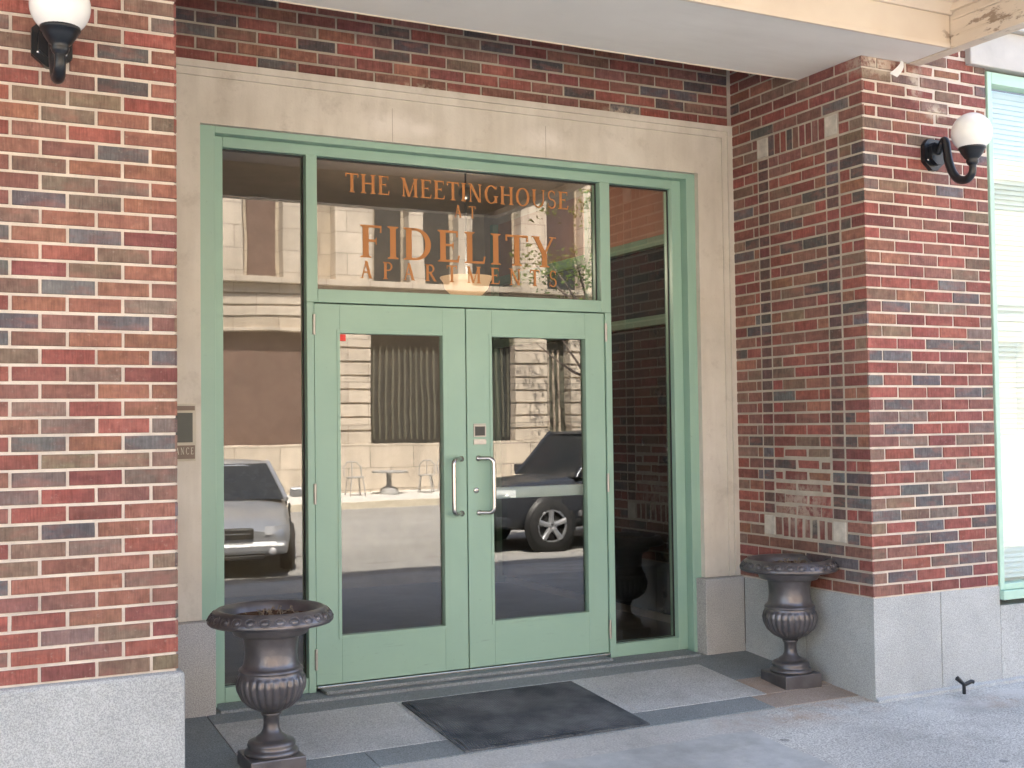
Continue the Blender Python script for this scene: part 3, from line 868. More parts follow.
# ------------------------------------------------------------------ right display window
dw = thing('display_window', 'bright shop window with white venetian blinds in a pale green frame, at the right edge', 'window', (5.9, .03, .44))
WX0, WX1 = WR+.006, 7.2
mb = MB(); mb.box(WX0, WX0+.035, -.012, .07, .53, 3.56); mb.box(WX1-.035, WX1, -.012, .07, .53, 3.56)
mb.box(WX0+.036, WX1-.036, -.012, .07, 3.49, 3.56); mb.box(WX0+.036, WX1-.036, -.012, .07, .53, .565); mb.box(5.9, 5.94, -.010, .07, .566, 3.489)
mb.build('frame', M['window_green'], dw, bevel=.003)
mb = MB(); mb.box(WX0, WX1, -.035, .07, .475, .528); mb.build('sill', M['window_green'], dw, bevel=.004)
mb = MB(); mb.face([(WX0+.03,.03,.55),(WX1-.03,.03,.55),(WX1-.03,.03,3.5),(WX0+.03,.03,3.5)], 0)
M['shop_glass'] = glass('shop glass', .10, (.95, .98, .96))
mb.build('glass', M['shop_glass'], dw, fix=False)
mb = MB()
z = .58
while z < 3.47:
    mb.face([(WX0+.045,.085,z),(WX1-.045,.085,z),(WX1-.045,.104,z+.030),(WX0+.045,.104,z+.030)]); z += .0305
mb.build('blinds', M['blind'], dw, fix=False)
mb = MB(); mb.box(WX0, WX1, .12, .14, .5, 3.5); mb.build('backing', M['blind'], dw)
mb = MB(); mb.box(4.50, 9.0, -.045, .4, 3.575, 3.80); mb.box(4.47, 9.0, -.085, .4, 3.803, 3.86)
o = mb.build('stone_lintel', M['win_stone'], bevel=.006)
tag(o, 'pale stone lintel running over the bright shop window at the right edge', 'lintel')
mb = MB(); mb.box(WR+.010, 7.3, -.003, .45, -.06, .440)
o = mb.build('granite_plinth', M['granite'], bevel=.004)
tag(o, 'pale granite plinth under the bright shop window at the right edge', 'plinth')

# ------------------------------------------------------------------ building above and beside (keeps the street front in shade)
bd = thing('brick_building', 'brick apartment building rising over the entrance canopy', 'building', (0, 3, 0))
def tex_brick():
    t = NT('brick far'); k = t.n.new('ShaderNodeTexBrick')
    k.inputs['Scale'].default_value = 1.0; k.inputs['Brick Width'].default_value = .2165; k.inputs['Row Height'].default_value = .0677
    k.inputs['Mortar Size'].default_value = .006; k.inputs['Color1'].default_value = (.25, .08, .06, 1); k.inputs['Color2'].default_value = (.17, .10, .075, 1); k.inputs['Mortar'].default_value = (.45, .40, .33, 1)
    s = t.n.new('ShaderNodeSeparateXYZ'); c = t.n.new('ShaderNodeCombineXYZ'); t.l.new(t.tc, s.inputs[0])
    t.l.new(t.math('ADD', s.outputs[0], s.outputs[1]), c.inputs[0]); t.l.new(s.outputs[2], c.inputs[1]); t.l.new(c.outputs[0], k.inputs['Vector'])
    return t.base(k.outputs[0], .9, 0, .3)
M['brick_far'] = tex_brick()
HB = 11.7
mb = MB()
mb.box(-16, 24, .02, 9, 4.31, HB); mb.box(-16, -2.61, .02, 9, -.1, 4.309); mb.box(7.21, 24, .0, 9, -.1, 4.309)
mb.box(4.67, 7.205, .15, .3, .4, 4.309); mb.box(4.67, 7.205, .02, .14, 3.87, 4.309)
mb.box(-2.6, 4.66, 5.2, 9, -.1, 4.309)
mb.build('wall', M['brick_far'], bd)
for k in range(10):
    x = -14+k*3.6
    for z in (5.2, 8.4):
        mb = MB(); mb.box(x, x+1.3, -.02, .018, z, z+2.0); f = mb.build('window', M['white'], bd)
        mb = MB(); mb.box(x+.07, x+1.23, -.03, -.021, z+.07, z+1.93); mb.build('pane', M['dark'], f)

# ------------------------------------------------------------------ canopy
cp = thing('entrance_canopy', 'cream painted canopy with flat grey soffit and peeling moulded beam over the doors', 'canopy', (1, -1, 3.5))
ZS = 3.528
mb = MB()
mb.prism([(-3.2,-.30),(4.045,-.30),(4.045,-.010),(W-.009,-.010),(W-.009,.505),(.009,.505),(.009,-.010),(-3.2,-.010)], ZS, 4.2, 'z')
mb.build('soffit', M['soffit'], cp, bevel=.003)
mb = MB()
mb.box(-3.2, 4.045, -.322, -.302, ZS-.004, ZS+.022); mb.box(-3.2, 4.045, -.314, -.302, ZS+.0222, ZS+.175)
mb.prism([(-.302, ZS+.176), (-.330, ZS+.176), (-.342, ZS+.20), (-.36, ZS+.225), (-.40, ZS+.24), (-.40, ZS+.27), (-.302, ZS+.27)], -3.2, 4.045, 'x')
mb.build('fascia', M['cream'], cp, bevel=.002)
mb = MB(); mb.box(.012, W-.012, .506, .514, ZS-.004, ZS+.03); mb.build('edge_strip', M['cream'], cp)
def beam(x0, x1, side):
    mb = MB(); s = side; e = x0 if s < 0 else x1
    mb.box(x0, x1, -2.75, -.302, ZS-.006, 4.2) if False else None
    mb.box(x0, x1, -2.75, -.012, ZS-.006, 4.19)
    for z0_, z1_, d in ((ZS-.010, ZS+.05, .014), (ZS+.0505, ZS+.062, .006), (ZS+.145, ZS+.16, .010), (ZS+.19, ZS+.225, .028), (ZS+.2255, ZS+.27, .05)):
        if s < 0: mb.box(x0-d, x0+.001, -2.75, -.326, z0_, z1_)
        else: mb.box(x1-.001, x1+d, -2.75, -.326, z0_, z1_)
    return mb.build('beam', M['cream'], cp, bevel=.002)
beam(4.05, 4.13, -1); beam(-3.29, -3.21, 1)
mb = MB(); mb.box(-3.205, 4.045, -2.75, -2.60, ZS-.006, 4.19); mb.build('beam', M['cream'], cp, bevel=.003)
mb = MB(); mb.box(-3.205, 4.045, -2.598, -.405, ZS+.29, 4.19); mb.build('ceiling', M['soffit'], cp)
mb = MB(); mb.box(-3.3, 4.14, -2.76, 1.2, 4.2, 4.29); mb.build('roof', M['soffit'], cp)
# torn white flashing scrap at the pier top
mb = MB(); mb.grid([[(3.895+.020*i+.022*j*(1-i/5), -.018-.006*j-.02*math.sin(i*.7), ZS-.078+.019*i-.010*j+.010*(i==4)) for i in range(5)] for j in range(3)], 0)
mb.build('flashing_scrap', M['white'], cp, fix=False)

# ------------------------------------------------------------------ vestibule behind the glass
mb = MB(); mb.box(-.3, 4.2, 1.385, 5.1, .08, .134); struct(mb.build('vestibule_floor', M['vest_floor']))
mb = MB(); mb.box(-.3, .15, 1.385, 5.1, .135, 3.45); mb.box(3.75, 4.2, 1.385, 5.1, .135, 3.45); mb.box(.151, 3.749, 4.9, 5.1, .135, 3.45)
struct(mb.build('vestibule_wall', M['vestibule']))
mb = MB(); mb.box(-.3, 4.2, 1.385, 5.1, 3.451, 3.6); struct(mb.build('vestibule_ceiling', M['vestibule']))
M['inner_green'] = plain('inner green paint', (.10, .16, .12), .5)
ip = thing('inner_door_frame', 'dim inner side frame with green crossbars and brown panel behind the right sidelight', 'door frame', (2.9, 3.4, .135))
M['car_glass'] = plain('dark glass', (.02, .025, .03), .06, 0)
M['lobby_panel'] = plain('brown lobby panel', (.20, .095, .07), .7)
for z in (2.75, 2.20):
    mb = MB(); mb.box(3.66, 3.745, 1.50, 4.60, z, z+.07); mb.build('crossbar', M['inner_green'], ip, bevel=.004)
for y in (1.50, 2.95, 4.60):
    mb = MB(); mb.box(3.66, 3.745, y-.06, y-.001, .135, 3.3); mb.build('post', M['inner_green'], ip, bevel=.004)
mb = MB(); mb.box(3.715, 3.747, 1.501, 4.539, 2.8205, 3.3); mb.build('upper_panel', M['lobby_panel'], ip)
mb = MB(); mb.box(3.715, 3.747, 1.501, 2.889, .2, 2.1995); mb.box(3.715, 3.747, 2.951, 4.539, .2, 2.1995); mb.box(3.715, 3.747, 1.501, 4.539, 2.2705, 2.7495); mb.build('dark_glass', M['car_glass'], ip)
# pendant lamp
pd = thing('pendant_lamp', 'glowing alabaster bowl lamp hanging behind the transom glass on a dark rod', 'lamp', (2.5, 2.6, 2.40))
mb = MB(); mb.lathe([(0, 2.405), (.06, 2.41), (.11, 2.43), (.15, 2.47), (.165, 2.52), (.185, 2.545), (.185, 2.553), (.155, 2.55), (.14, 2.48), (.10, 2.445), (0, 2.43)], 40, (2.5, 2.6, 0))
def bowl_mat():
    t = NT('lit alabaster'); t.base((.75, .55, .40), .4)
    t.p.inputs['Emission Color'].default_value = (1.0, .52, .26, 1); t.p.inputs['Emission Strength'].default_value = .10
    return t.mat
M['lit_bowl'] = bowl_mat()
mb.build('bowl', M['lit_bowl'], pd)
mb = MB(); mb.tube([(2.5, 2.6, 2.43), (2.5, 2.6, 2.8), (2.5, 2.6, 3.45)], .008, 8); mb.lathe([(0, 3.09), (.03, 3.10), (.05, 3.13), (.05, 3.16), (.02, 3.19), (0, 3.19)], 20, (2.5, 2.6, 0)); mb.build('rod', M['black_iron'], pd)

ld = bpy.data.lights.new('pendant_bulb', 'POINT'); ld.energy = 9; ld.color = (1, .80, .62); ld.shadow_soft_size = .08
lo = bpy.data.objects.new('pendant_bulb', ld); COL.objects.link(lo); lo.parent = pd; lo.location = (0, 0, .24)

# ------------------------------------------------------------------ paving and street
def slope_panel(x0, x1, y0, y1, h, mb):
    mb.face([sl(x0,y0,h), sl(x1,y0,h), sl(x1,y1,h), sl(x0,y1,h)])
def pave(name, rects, mat, t=.05):
    mb = MB()
    for x0, x1, y0, y1, h in rects:
        p = [sl(x0,y0,h-t), sl(x1,y0,h-t), sl(x1,y1,h-t), sl(x0,y1,h-t), sl(x0,y0,h), sl(x1,y0,h), sl(x1,y1,h), sl(x0,y1,h)]
        b = len(mb.v); mb.v += p
        for f in ((3,2,1,0),(4,5,6,7),(0,1,5,4),(1,2,6,5),(2,3,7,6),(3,0,4,7)):
            mb.f.append(tuple(b+i for i in f)); mb.m.append(0); mb.c.append(None); mb.sm.append(False)
    return struct(mb.build(name, mat, bevel=.002))
gp = .002
pave('entry_paving', [(.36+gp, 1.30, .335, .965, .004), (1.30+gp*1.5, 2.42, .335, .965, .0035), (2.42+gp*1.5, 3.235, .335, .965, .004)], M['granite_pad'])
pave('paving_border', [(.02, .36-gp, .02, 1.16, .003), (.36+gp, 3.235, .969, 1.16, .004), (.36+gp, .90, .125, .331, .003), (.904, 3.12, .125, .331, .0035), (3.239, W-.0, .62, 1.16, .0035)], M['granite_dark'])
pave('paving_corner', [(3.124, W-.0, .125, .331, .0025), (3.239, W, .335, .616, .0045)], M['granite_pink'])
mb = MB(); mb.box(.43, 3.36, 1.11, 1.384, .05, .1115); mb.box(1.0, 2.77, 1.17, 1.384, .112, .1315)
struct(mb.build('door_step', M['granite_dark'], bevel=.006))
YK, ZK = -6.2, -.30
def zs_(y): return ZK*(y/YK)
mb = MB()
mb.face([(-40, .03, -.012), (-40, YK, ZK), (40, YK, ZK), (40, .03, -.012)])
mb.face([(0.0, .121, .0105), (0, .0, -.0005), (W, 0, -.0005), (W, .121, .0105)])
mb.v = [(x, y, (zs_(y) if y < 0 else z)) for x, y, z in mb.v]
mb2 = MB()
ys = [.121, .06, 0, -.122]
mb = MB()
mb.grid([[(x, .121, .010), (x, 0.0, .001), (x, -.12, zs_(-.12)), (x, YK, ZK)] for x in (0.0, W)], smooth=False)
mb.grid([[(x, .05, .001), (x, -.12, zs_(-.12)), (x, YK, ZK)] for x in (-40, -.0001)], smooth=False)
mb.grid([[(x, .05, .001), (x, -.12, zs_(-.12)), (x, YK, ZK)] for x in (W+.0001, 40)], smooth=False)
o = struct(mb.build('sidewalk', M['sidewalk'], fix=False))
# scored joints
mb = MB()
for x in (-2.0, 7.5):
    mb.face([(x-.005, -.13, zs_(-.13)+.0012), (x+.005, -.13, zs_(-.13)+.0012), (x+.005, YK, ZK+.0012), (x-.005, YK, ZK+.0012)])
for y in (-1.7, -3.2, -4.7):
    mb.face([(-30, y-.005, zs_(y)+.0012), (-30, y+.005, zs_(y)+.0012), (30, y+.005, zs_(y)+.0012), (30, y-.005, zs_(y)+.0012)])
struct(mb.build('sidewalk_joint', M['granite_dark'], fix=False))
mb = MB(); mb.box(-40, 40, YK-.16, YK-.001, -.6, ZK+.004); struct(mb.build('kerb', M['granite'], bevel=.012))
mb = MB(); ZR0, ZR1, YF = -.46, -.25, -17.0
mb.face([(-200, YK-.15, ZR0), (200, YK-.15, ZR0), (200, -9, -.38), (-200, -9, -.38)]); mb.face([(-200, -9, -.38), (200, -9, -.38), (200, YF, ZR1), (-200, YF, ZR1)])
struct(mb.build('road', M['asphalt']))
mb = MB(); mb.box(-60, 60, YF-.16, YF, -.6, -.10); struct(mb.build('far_kerb', M['kerb_yellow'], bevel=.012))
mb = MB(); mb.face([(-60, YF-.15, -.105), (60, YF-.15, -.105), (60, -20.6, -.05), (-60, -20.6, -.05)]); struct(mb.build('far_sidewalk', M['far_walk']))
mb = MB(); mb.face([(-900,-900,-.75),(900,-900,-.75),(900,900,-.75),(-900,900,-.75)]); struct(mb.build('ground', M['ground']))

# ------------------------------------------------------------------ stone building across the street
sb = thing('stone_building', 'sunlit tan stone building across the street, seen mirrored in the door glass', 'building', (8, -22, 0))
def blocks(name, c):
    t = NT(name); k = t.n.new('ShaderNodeTexBrick'); k.inputs['Scale'].default_value = 1.0
    k.inputs['Brick Width'].default_value = 1.1; k.inputs['Row Height'].default_value = .52; k.inputs['Mortar Size'].default_value = .012
    for nm, f in (('Color1', 1.08), ('Color2', .86), ('Mortar', .5)): k.inputs[nm].default_value = (*[min(1, v*f) for v in c], 1)
    s_ = t.n.new('ShaderNodeSeparateXYZ'); cc = t.n.new('ShaderNodeCombineXYZ'); t.l.new(t.tc, s_.inputs[0])
    t.l.new(s_.outputs[0], cc.inputs[0]); t.l.new(s_.outputs[2], cc.inputs[1]); t.l.new(cc.outputs[0], k.inputs['Vector'])
    st = t.ramp(t.noise(1.0, 6, .65, t.map((2.2, 2.2, .5))), [(.3, .72), (.7, 1.12)])
    return t.base(t.mix(1.0, k.outputs[0], st, 'MULTIPLY'), .9, 0, .2)
M['far_stone'] = blocks('far stone', (.50, .42, .32))
M['far_stone2'] = blocks('far stone light', (.58, .50, .40))
M['far_brown'] = plain('brown curtain', (.14, .085, .065), .8, var=.15, scale=3)
M['far_dark'] = plain('dark window', (.045, .045, .042), .25)
FY = -20.0
mb = MB()
mb.box(-20, 40, FY-5, FY-.30, -.2, 9.3)
mb.box(-20, 40, FY-.299, FY, 3.85, 4.92)
for k in range(3):
    pass
mb.build('wall', M['far_stone'], sb)
mb = MB(); mb.box(-20, 40, FY-.298, FY+.10, -.2, 1.10); mb.build('base', M['far_stone2'], sb, bevel=.02)
mb = MB()
mb.box(-20, 40, FY-.29, FY+.25, 4.921, 5.06); mb.box(-20, 40, FY-.29, FY+.06, 3.80, 3.88)
for z in (4.15, 4.42, 4.69): mb.box(-20, 40, FY-.29, FY+.03, z, z+.22)
mb.build('cornice', M['far_stone2'], sb, bevel=.01)
def quoin(x0, x1):
    mb = MB(); z = 1.101
    while z < 3.78:
        mb.box(x0, x1, FY-.29, FY+.07, z, z+.29); mb.box(x0+.02, x1-.02, FY-.29, FY+.02, z+.2905, z+.3355); z += .336
    mb.build('quoin_pier', M['far_stone2'], sb, bevel=.01)
for x0, x1 in ((-9.5,-8.5),(-4.5,-3.5),(-.6,.4),(3.9,4.8),(8.15,9.16),(13.1,14.06),(14.74,15.2),(16.9,17.35),(19.5,20.4),(24,25),(29,30)):
    quoin(x0, x1)
M['blind_green'] = plain('green vertical blinds', (.095, .092, .066), .8)
gaps = [(-8.5,-4.5,0),(-3.5,-.6,0),(.4,3.9,0),(4.8,8.15,0),(9.16,13.1,1),(14.06,14.74,2),(15.2,16.9,0),(17.35,19.5,2),(20.4,24,0)]
for x0, x1, k in gaps:
    mb = MB(); mb.box(x0, x1, FY-.29, FY-.24, 1.101, 3.80)
    f = mb.build('shop_window', [M['far_brown'], M['far_dark'], M['blind_green']][k], sb)
    if k:
        mb = MB(); x = x0+.15
        while x < x1-.1:
            mb.box(x, x+.05, FY-.239, FY-.20, 1.2, 3.5); x += .16
        mb.build('vertical_blinds', M['blind_green'] if k == 1 else M['far_stone'], f)
for x0, x1 in ((-7,-6.2),(-4.4,-3.9),(-2.1,-1.3),(.4,.9),(2.2,2.7),(4.1,4.5),(5.0,6.0),(6.98,7.5),(8.26,9.21),(10.2,10.6),(11.52,11.92),(13.29,14.12),(15.2,15.7),(17.2,18.1)):
    mb = MB(); mb.box(x0, x1, FY-.298, FY+.10, 5.062, 8.2); mb.box(x0-.06, x1+.06, FY-.298, FY+.14, 8.201, 8.4); mb.build('column', M['far_stone2'], sb, bevel=.02)
for x0, x1 in ((6.19,6.88),(9.4,10.1),(10.7,11.4),(12.0,13.2),(14.25,15.1),(15.8,17.1),(4.55,4.95),(2.8,4.0),(1.0,2.1)):
    mb = MB(); mb.box(x0, x1, FY-.298, FY-.24, 5.1, 7.9); mb.build('upper_window', M['far_brown'] if x0 < 9 else M['far_dark'], sb)
mb = MB(); mb.box(-20, 40, FY-.29, FY+.2, 8.6, 9.2); mb.build('upper_cornice', M['far_stone2'], sb)

# cafe furniture on the far pavement
M['wire'] = plain('grey wire', (.34, .33, .31), .5)
tb = thing('garden_table', 'round grey metal table on the far pavement, mirrored in the left door', 'table', (9.2, -18.9, -.07))
X, Y, Z = 9.2, -18.9, -.07
mb = MB(); mb.lathe([(0,.50),(.40,.50),(.42,.51),(.42,.54),(.40,.55),(0,.55)], 30, (X,Y,Z)); mb.build('tabletop', M['wire'], tb)
mb = MB(); mb.lathe([(.22,0),(.2,.12),(.06,.2),(.05,.5)], 20, (X,Y,Z)); mb.build('pedestal', M['wire'], tb)
def wire_chair(loc, label, rz=0):
    t = thing('garden_chair', label, 'chair', loc, 'wire chairs on the far pavement', rz); X, Y, Z = loc
    mb = MB(); mb.lathe([(0,.40),(.2,.40),(.21,.415),(.2,.43),(0,.43)], 20, (X,Y,Z)); mb.build('seat', M['wire'], t)
    mb = MB()
    mb.tube([(X-.2,Y-.15,Z+.42),(X-.2,Y-.2,Z+.65),(X-.1,Y-.22,Z+.76),(X+.1,Y-.22,Z+.76),(X+.2,Y-.2,Z+.65),(X+.2,Y-.15,Z+.42)], .018, 8)
    mb.tube([(X,Y-.2,Z+.42),(X,Y-.21,Z+.6),(X,Y-.22,Z+.76)], .014, 8); mb.build('backrest', M['wire'], t)
    for sx in (-.16, .16):
        for sy in (-.16, .16):
            mb = MB(); mb.tube([(X+sx*.8,Y+sy*.8,Z+.40),(X+sx,Y+sy,Z+.2),(X+sx*1.15,Y+sy*1.15,Z)], .016, 8); mb.build('leg', M['wire'], t)
    return t
wc = wire_chair((8.35, -18.9, -.07), 'grey wire chair left of the round table in the left door mirror image')
dup(wc, (10.1, -18.8, -.07), 'grey wire chair just right of the round table in the left door mirror image', R(30))
dup(wc, (10.8, -19.0, -.07), 'grey wire chair farthest right on the far pavement in the left door mirror image', R(-20))

# ------------------------------------------------------------------ vehicles on the street
M['silver'] = plain('silver car paint', (.50, .51, .52), .28, .6, var=.03)
M['navy'] = plain('dark blue car paint', (.025, .035, .06), .22, .3, var=.05)
M['charcoal'] = plain('charcoal car paint', (.055, .060, .070), .22, .35, var=.05)
M['car_glass'] = plain('car glass', (.02, .025, .03), .06, 0)
M['tyre'] = plain('tyre rubber', (.02, .02, .02), .8)
M['moulding'] = plain('grey moulding', (.16, .16, .165), .5)
M['lamp'] = plain('headlamp', (.75, .76, .78), .1, .2)
M['trim'] = plain('black trim', (.02, .02, .02), .5)
def make_car(name, label, cat, loc, rz, paint, L, stations, cabin, wr, ax, wbase):
    t = thing(name, label, cat, loc, None, rz)
    def B(mb, n, mt, par=t, **k): return mb.build(n, mt, par, loc=(0,0,0), **k)
    mb = MB(); rows = []
    for (x, w, zb, zt) in stations:
        zm = zb+(zt-zb)*.5
        half = [(w*.80, zb), (w*.97, zb+.06), (w, zm), (w*.985, zb+(zt-zb)*.8), (w*.90, zt-.015), (w*.45, zt+.012)]
        rows.append([(x, y, z) for y, z in half] + [(x, -y, z) for y, z in half[::-1]])
    mb.grid(rows, 0, True, True); mb.face(rows[0]); mb.face(rows[-1][::-1])
    B(mb, 'body', paint, sub=1)
    # cabin: xb0,xt0,xt1,xb1 (windscreen base, roof front, roof rear, rear base), zb, zt, wb, wt
    xb0, xt0, xt1, xb1, zb, zt, wb, wt = cabin
    A = [(xb0,wb,zb),(xt0,wt,zt),(xt1,wt,zt),(xb1,wb,zb)]; Bm = [(x,-y,z) for x,y,z in A]
    mb = MB(); mb.face(A); mb.face(Bm[::-1]); mb.face([A[0],Bm[0],Bm[1],A[1]]); mb.face([A[3],A[2],Bm[2],Bm[3]]); mb.face([A[1],Bm[1],Bm[2],A[2]])
    B(mb, 'windows', M['car_glass'])
    mb = MB(); rows = []
    for x, k in ((xt0+.06,-.05),(xt0-.05,.0),((xt0+xt1)/2,.03),(xt1+.05,.015),(xt1-.05,-.04)):
        rows.append([(x,y,zt+k+(.02 if abs(y)<wt*.7 else 0)) for y in (-wt-.02,-wt*.9,-wt*.4,wt*.4,wt*.9,wt+.02)])
    mb.grid(rows); B(mb, 'roof', paint)
    for s in (1,-1):
        xm = (xt0+xt1)/2
        for p, q in ((A[0],A[1]),(A[2],A[3]),((xm-.05,wb,zb),(xm,wt,zt))):
            mb = MB(); mb.tube([(p[0],s*p[1],p[2]),((p[0]+q[0])/2,s*(p[1]+q[1])/2*1.01,(p[2]+q[2])/2),(q[0],s*q[1],q[2])], .035, 8)
            B(mb, 'window_pillar', paint)
    w = wbase
    for xa in ax:
        for s in (1,-1):
            mb = MB(); mb.lathe([(0,.0),(wr+.07,.0),(wr+.07,.01),(0,.01)], 30, (xa, s*(w-.005) + (0.01 if s<0 else 0), wr), 'y'); B(mb, 'wheel_arch', M['trim'])
            mb = MB(); mb.lathe([(wr*.62,-.1),(wr*.95,-.1),(wr,-.06),(wr,.06),(wr*.95,.1),(wr*.62,.1)], 32, (xa, s*(w-.06), wr), 'y'); wh = B(mb, 'wheel', M['tyre'])
            mb = MB(); yy = s*(w+.02)
            mb.lathe([(0,.03),(.06,.03),(.07,0)], 16, (xa, yy, wr), 'y')
            mb.lathe([(wr*.58,-.02),(wr*.66,-.02),(wr*.66,.02),(wr*.58,.02)], 30, (xa, yy, wr), 'y')
            for k in range(5):
                a_ = 2*math.pi*k/5+.3; c, s2 = math.cos(a_), math.sin(a_)
                mb.tube([(xa+.04*c, yy, wr+.04*s2), (xa+wr*.35*c, yy, wr+wr*.35*s2), (xa+wr*.62*c, yy, wr+wr*.62*s2)], [.05,.04,.05], 8)
            B(mb, 'rim', M['silver'], wh)
    zt = cabin[4]; zb_ = stations[4][2]
    for s in (1,-1):
        yy = w+.012
        mb = MB(); mb.box(ax[1]+wr+.1, ax[0]-wr-.1, *(sorted((s*yy, s*(yy+.02)))), zb_+.22, zb_+.30); B(mb, 'side_moulding', M['moulding'], bevel=.006)
        for xd in (cabin[0]-.12, (cabin[1]+cabin[2])/2-.05):
            mb = MB(); mb.box(xd-.006, xd+.006, *(sorted((s*(yy-.03), s*(yy+.004)))), zb_+.12, zt-.06); B(mb, 'door_gap', M['trim'])
            mb = MB(); mb.box(xd-.95, xd-.75, *(sorted((s*yy, s*(yy+.035)))), zt-.20, zt-.165); B(mb, 'door_handle', M['silver'], bevel=.008)
        mb = MB(); mb.box(ax[1]+wr, ax[0]-wr, *(sorted((s*(w-.10), s*(w+.02)))), zb_-.09, zb_+.0); B(mb, 'side_step', M['trim'], bevel=.02)
    f = stations[0][0]; w1 = stations[1][1]
    mb = MB(); mb.box(f-.2, f+.075, -w1*.62, w1*.62, stations[1][2]+.0, stations[1][2]+.055); B(mb, 'lower_intake', M['trim'], bevel=.01)
    for s in (1,-1):
        mb = MB(); mb.lathe([(0,.02),(.045,.015),(.055,0)], 16, (f+.045, s*w1*.74, stations[1][2]+.10), 'x'); B(mb, 'fog_light', M['lamp'])
    mb = MB(); mb.box(f+.034, f+.046, -w1*.40, w1*.40, stations[1][3]-.135, stations[1][3]-.125); mb.box(f+.034, f+.046, -.012, .012, stations[1][3]-.19, stations[1][3]-.07); B(mb, 'grille_bar', M['silver'])
    f = stations[0][0]; w1 = stations[1][1]; hz = stations[1][3]-.10
    for s in (1,-1):
        mb = MB(); rows = []
        for j in range(5):
            u = j/4; rows.append([(f-.02-.30*u*u, s*(w1*.60+w1*.42*u*.92), hz-.05+.11*k/3 - (.02 if k in (0,3) else 0)*0) for k in range(4)])
        rows2 = [[(x+.045, y+s*.02, z) for x, y, z in r] for r in rows]; mb.grid(rows2); B(mb, 'headlight', M['lamp'])
        mb = MB(); mb.box(cabin[0]-.22, cabin[0]-.10, s*(w+.01) if s>0 else -w-.20, w+.20 if s>0 else -(w+.01), cabin[4]+.02, cabin[4]+.16); B(mb, 'side_mirror', paint, bevel=.03)
    mb = MB(); mb.box(f-.10, f+.035, -w1*.45, w1*.45, hz-.10, hz+.04); B(mb, 'grille', M['trim'], bevel=.02)
    mb = MB(); mb.box(f-.25, f+.06, -w1*.97, w1*.97, stations[1][2]+.06, stations[1][2]+.22); B(mb, 'bumper', paint if cat == 'car' else M['trim'], bevel=.05)
    return t
sed_st = [(2.30,.66,.34,.60),(2.18,.82,.24,.70),(1.75,.87,.2,.79),(1.2,.89,.2,.87),(.85,.89,.2,.93),(0,.9,.2,.95),(-1.2,.9,.2,.98),(-1.7,.88,.22,1.0),(-2.2,.83,.25,.95),(-2.32,.7,.36,.80)]
make_car('parked_car', 'silver sedan on the street, mirrored in the left sidelight', 'car', (3.22, -10.0, -.40), R(104), M['silver'], 4.6, sed_st,
         (1.0, .22, -.85, -1.65, .92, 1.40, .84, .62), .32, (1.42, -1.35), .885)
suv_st = [(2.30,.74,.42,.86),(2.2,.88,.34,.98),(1.7,.92,.3,1.06),(1.1,.94,.3,1.10),(.7,.94,.3,1.12),(-.6,.95,.3,1.14),(-1.8,.94,.3,1.15),(-2.2,.9,.34,1.13),(-2.32,.82,.42,1.0)]
make_car('parked_suv', 'charcoal off-road wagon at the near kerb, mirrored in the right door', 'car', (9.1, -9.35, -.40), R(176), M['charcoal'], 4.6, suv_st,
         (.95, .35, -1.9, -2.2, 1.10, 1.78, .88, .74), .39, (1.45, -1.40), .93)
make_car('parked_van', 'dark blue wagon at the far kerb, behind the charcoal one in the right door mirror', 'car', (14.2, -15.0, -.29), R(180), M['navy'], 4.6, suv_st,
         (.95, .35, -1.9, -2.2, 1.10, 1.78, .88, .74), .37, (1.45, -1.40), .93)

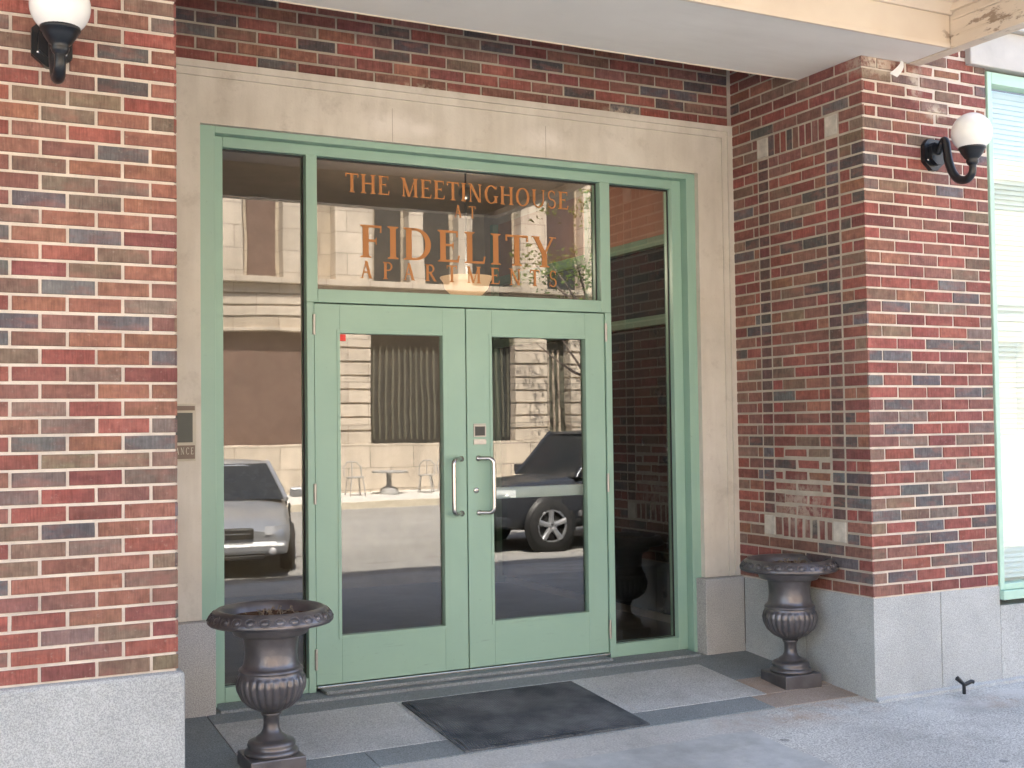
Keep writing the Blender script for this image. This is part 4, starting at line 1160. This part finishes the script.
# ------------------------------------------------------------------ trees
def leaf_mat():
    t = NT('leaves'); at = t.n.new('ShaderNodeVertexColor'); at.layer_name = 'Col'
    t.base(at.outputs[0], .55, 0, .3)
    t.p.inputs['Transmission Weight'].default_value = 0
    tl = t.n.new('ShaderNodeBsdfTranslucent'); t.l.new(at.outputs[0], tl.inputs[0])
    mx = t.n.new('ShaderNodeMixShader'); mx.inputs[0].default_value = .4
    t.l.new(t.p.outputs[0], mx.inputs[1]); t.l.new(tl.outputs[0], mx.inputs[2]); t.l.new(mx.outputs[0], t.out.inputs[0])
    return t.mat
M['leaf'] = leaf_mat(); M['bark'] = plain('bark', (.13, .10, .08), .95, var=.3, scale=12, bump=.8, bscale=30)
def tree(loc, h, r, nclump, label, seed, zc):
    q = random.Random(seed); t = thing('street_tree', label, 'tree', loc, 'street trees')
    X, Y, Z = loc; mb = MB()
    mb.tube([(X,Y,Z-.2),(X+.05,Y,Z+h*.25),(X-.03,Y+.05,Z+h*.5),(X+.05,Y,Z+h*.8)], [.16,.12,.10,.03], 10)
    ends = []
    for k in range(11):
        a_ = q.uniform(0,6.28); z0 = Z+h*q.uniform(.4,.75); l = r*q.uniform(.5,1.0); e = (X+l*math.cos(a_), Y+l*math.sin(a_), z0+q.uniform(.3,1.6))
        mb.tube([(X,Y,z0),((X*.6+e[0]*.4),(Y*.6+e[1]*.4),z0+.3),e],[.05,.035,.012],7); ends.append(e)
    mb.build('trunk', M['bark'], t)
    mb = MB()
    for c in range(nclump):
        a_ = q.uniform(0,6.28); rr = r*q.random()**.45; b1 = math.acos(q.uniform(-.75,1))
        cx, cy, cz = X+rr*math.sin(b1)*math.cos(a_), Y+rr*math.sin(b1)*math.sin(a_), Z+zc+rr*math.cos(b1)*.85
        base = q.choice([(.12,.17,.03),(.16,.21,.04),(.09,.13,.025),(.19,.23,.05)])
        for k in range(26):
            p = Vector((cx+q.gauss(0,.22), cy+q.gauss(0,.22), cz+q.gauss(0,.16)))
            d1 = Vector((q.gauss(0,1),q.gauss(0,1),q.gauss(0,.5))).normalized(); d2 = d1.cross(Vector((q.gauss(0,1),q.gauss(0,1),q.gauss(0,1)))).normalized()
            s = q.uniform(.04,.075)
            mb.face([p-d1*s, p+d2*s*.5, p+d1*s, p-d2*s*.5], 0, tuple(v*q.uniform(.8,1.2) for v in base))
    mb.build('crown', M['leaf'], t, fix=False)
    return t
tree((14.2, -17.6, -.1), 6.2, 2.1, 62, 'small leafy tree on the far pavement, glimpsed in the transom glass', 3, 5.6)
tree((17.6, -17.6, -.1), 6.4, 2.2, 66, 'small leafy tree on the far pavement toward the right, glimpsed in the transom glass', 5, 5.4)
tree((-2.6, -5.6, -.3), 9.2, 3.2, 240, 'tall leafy tree on the near kerb behind the camera', 9, 7.6)
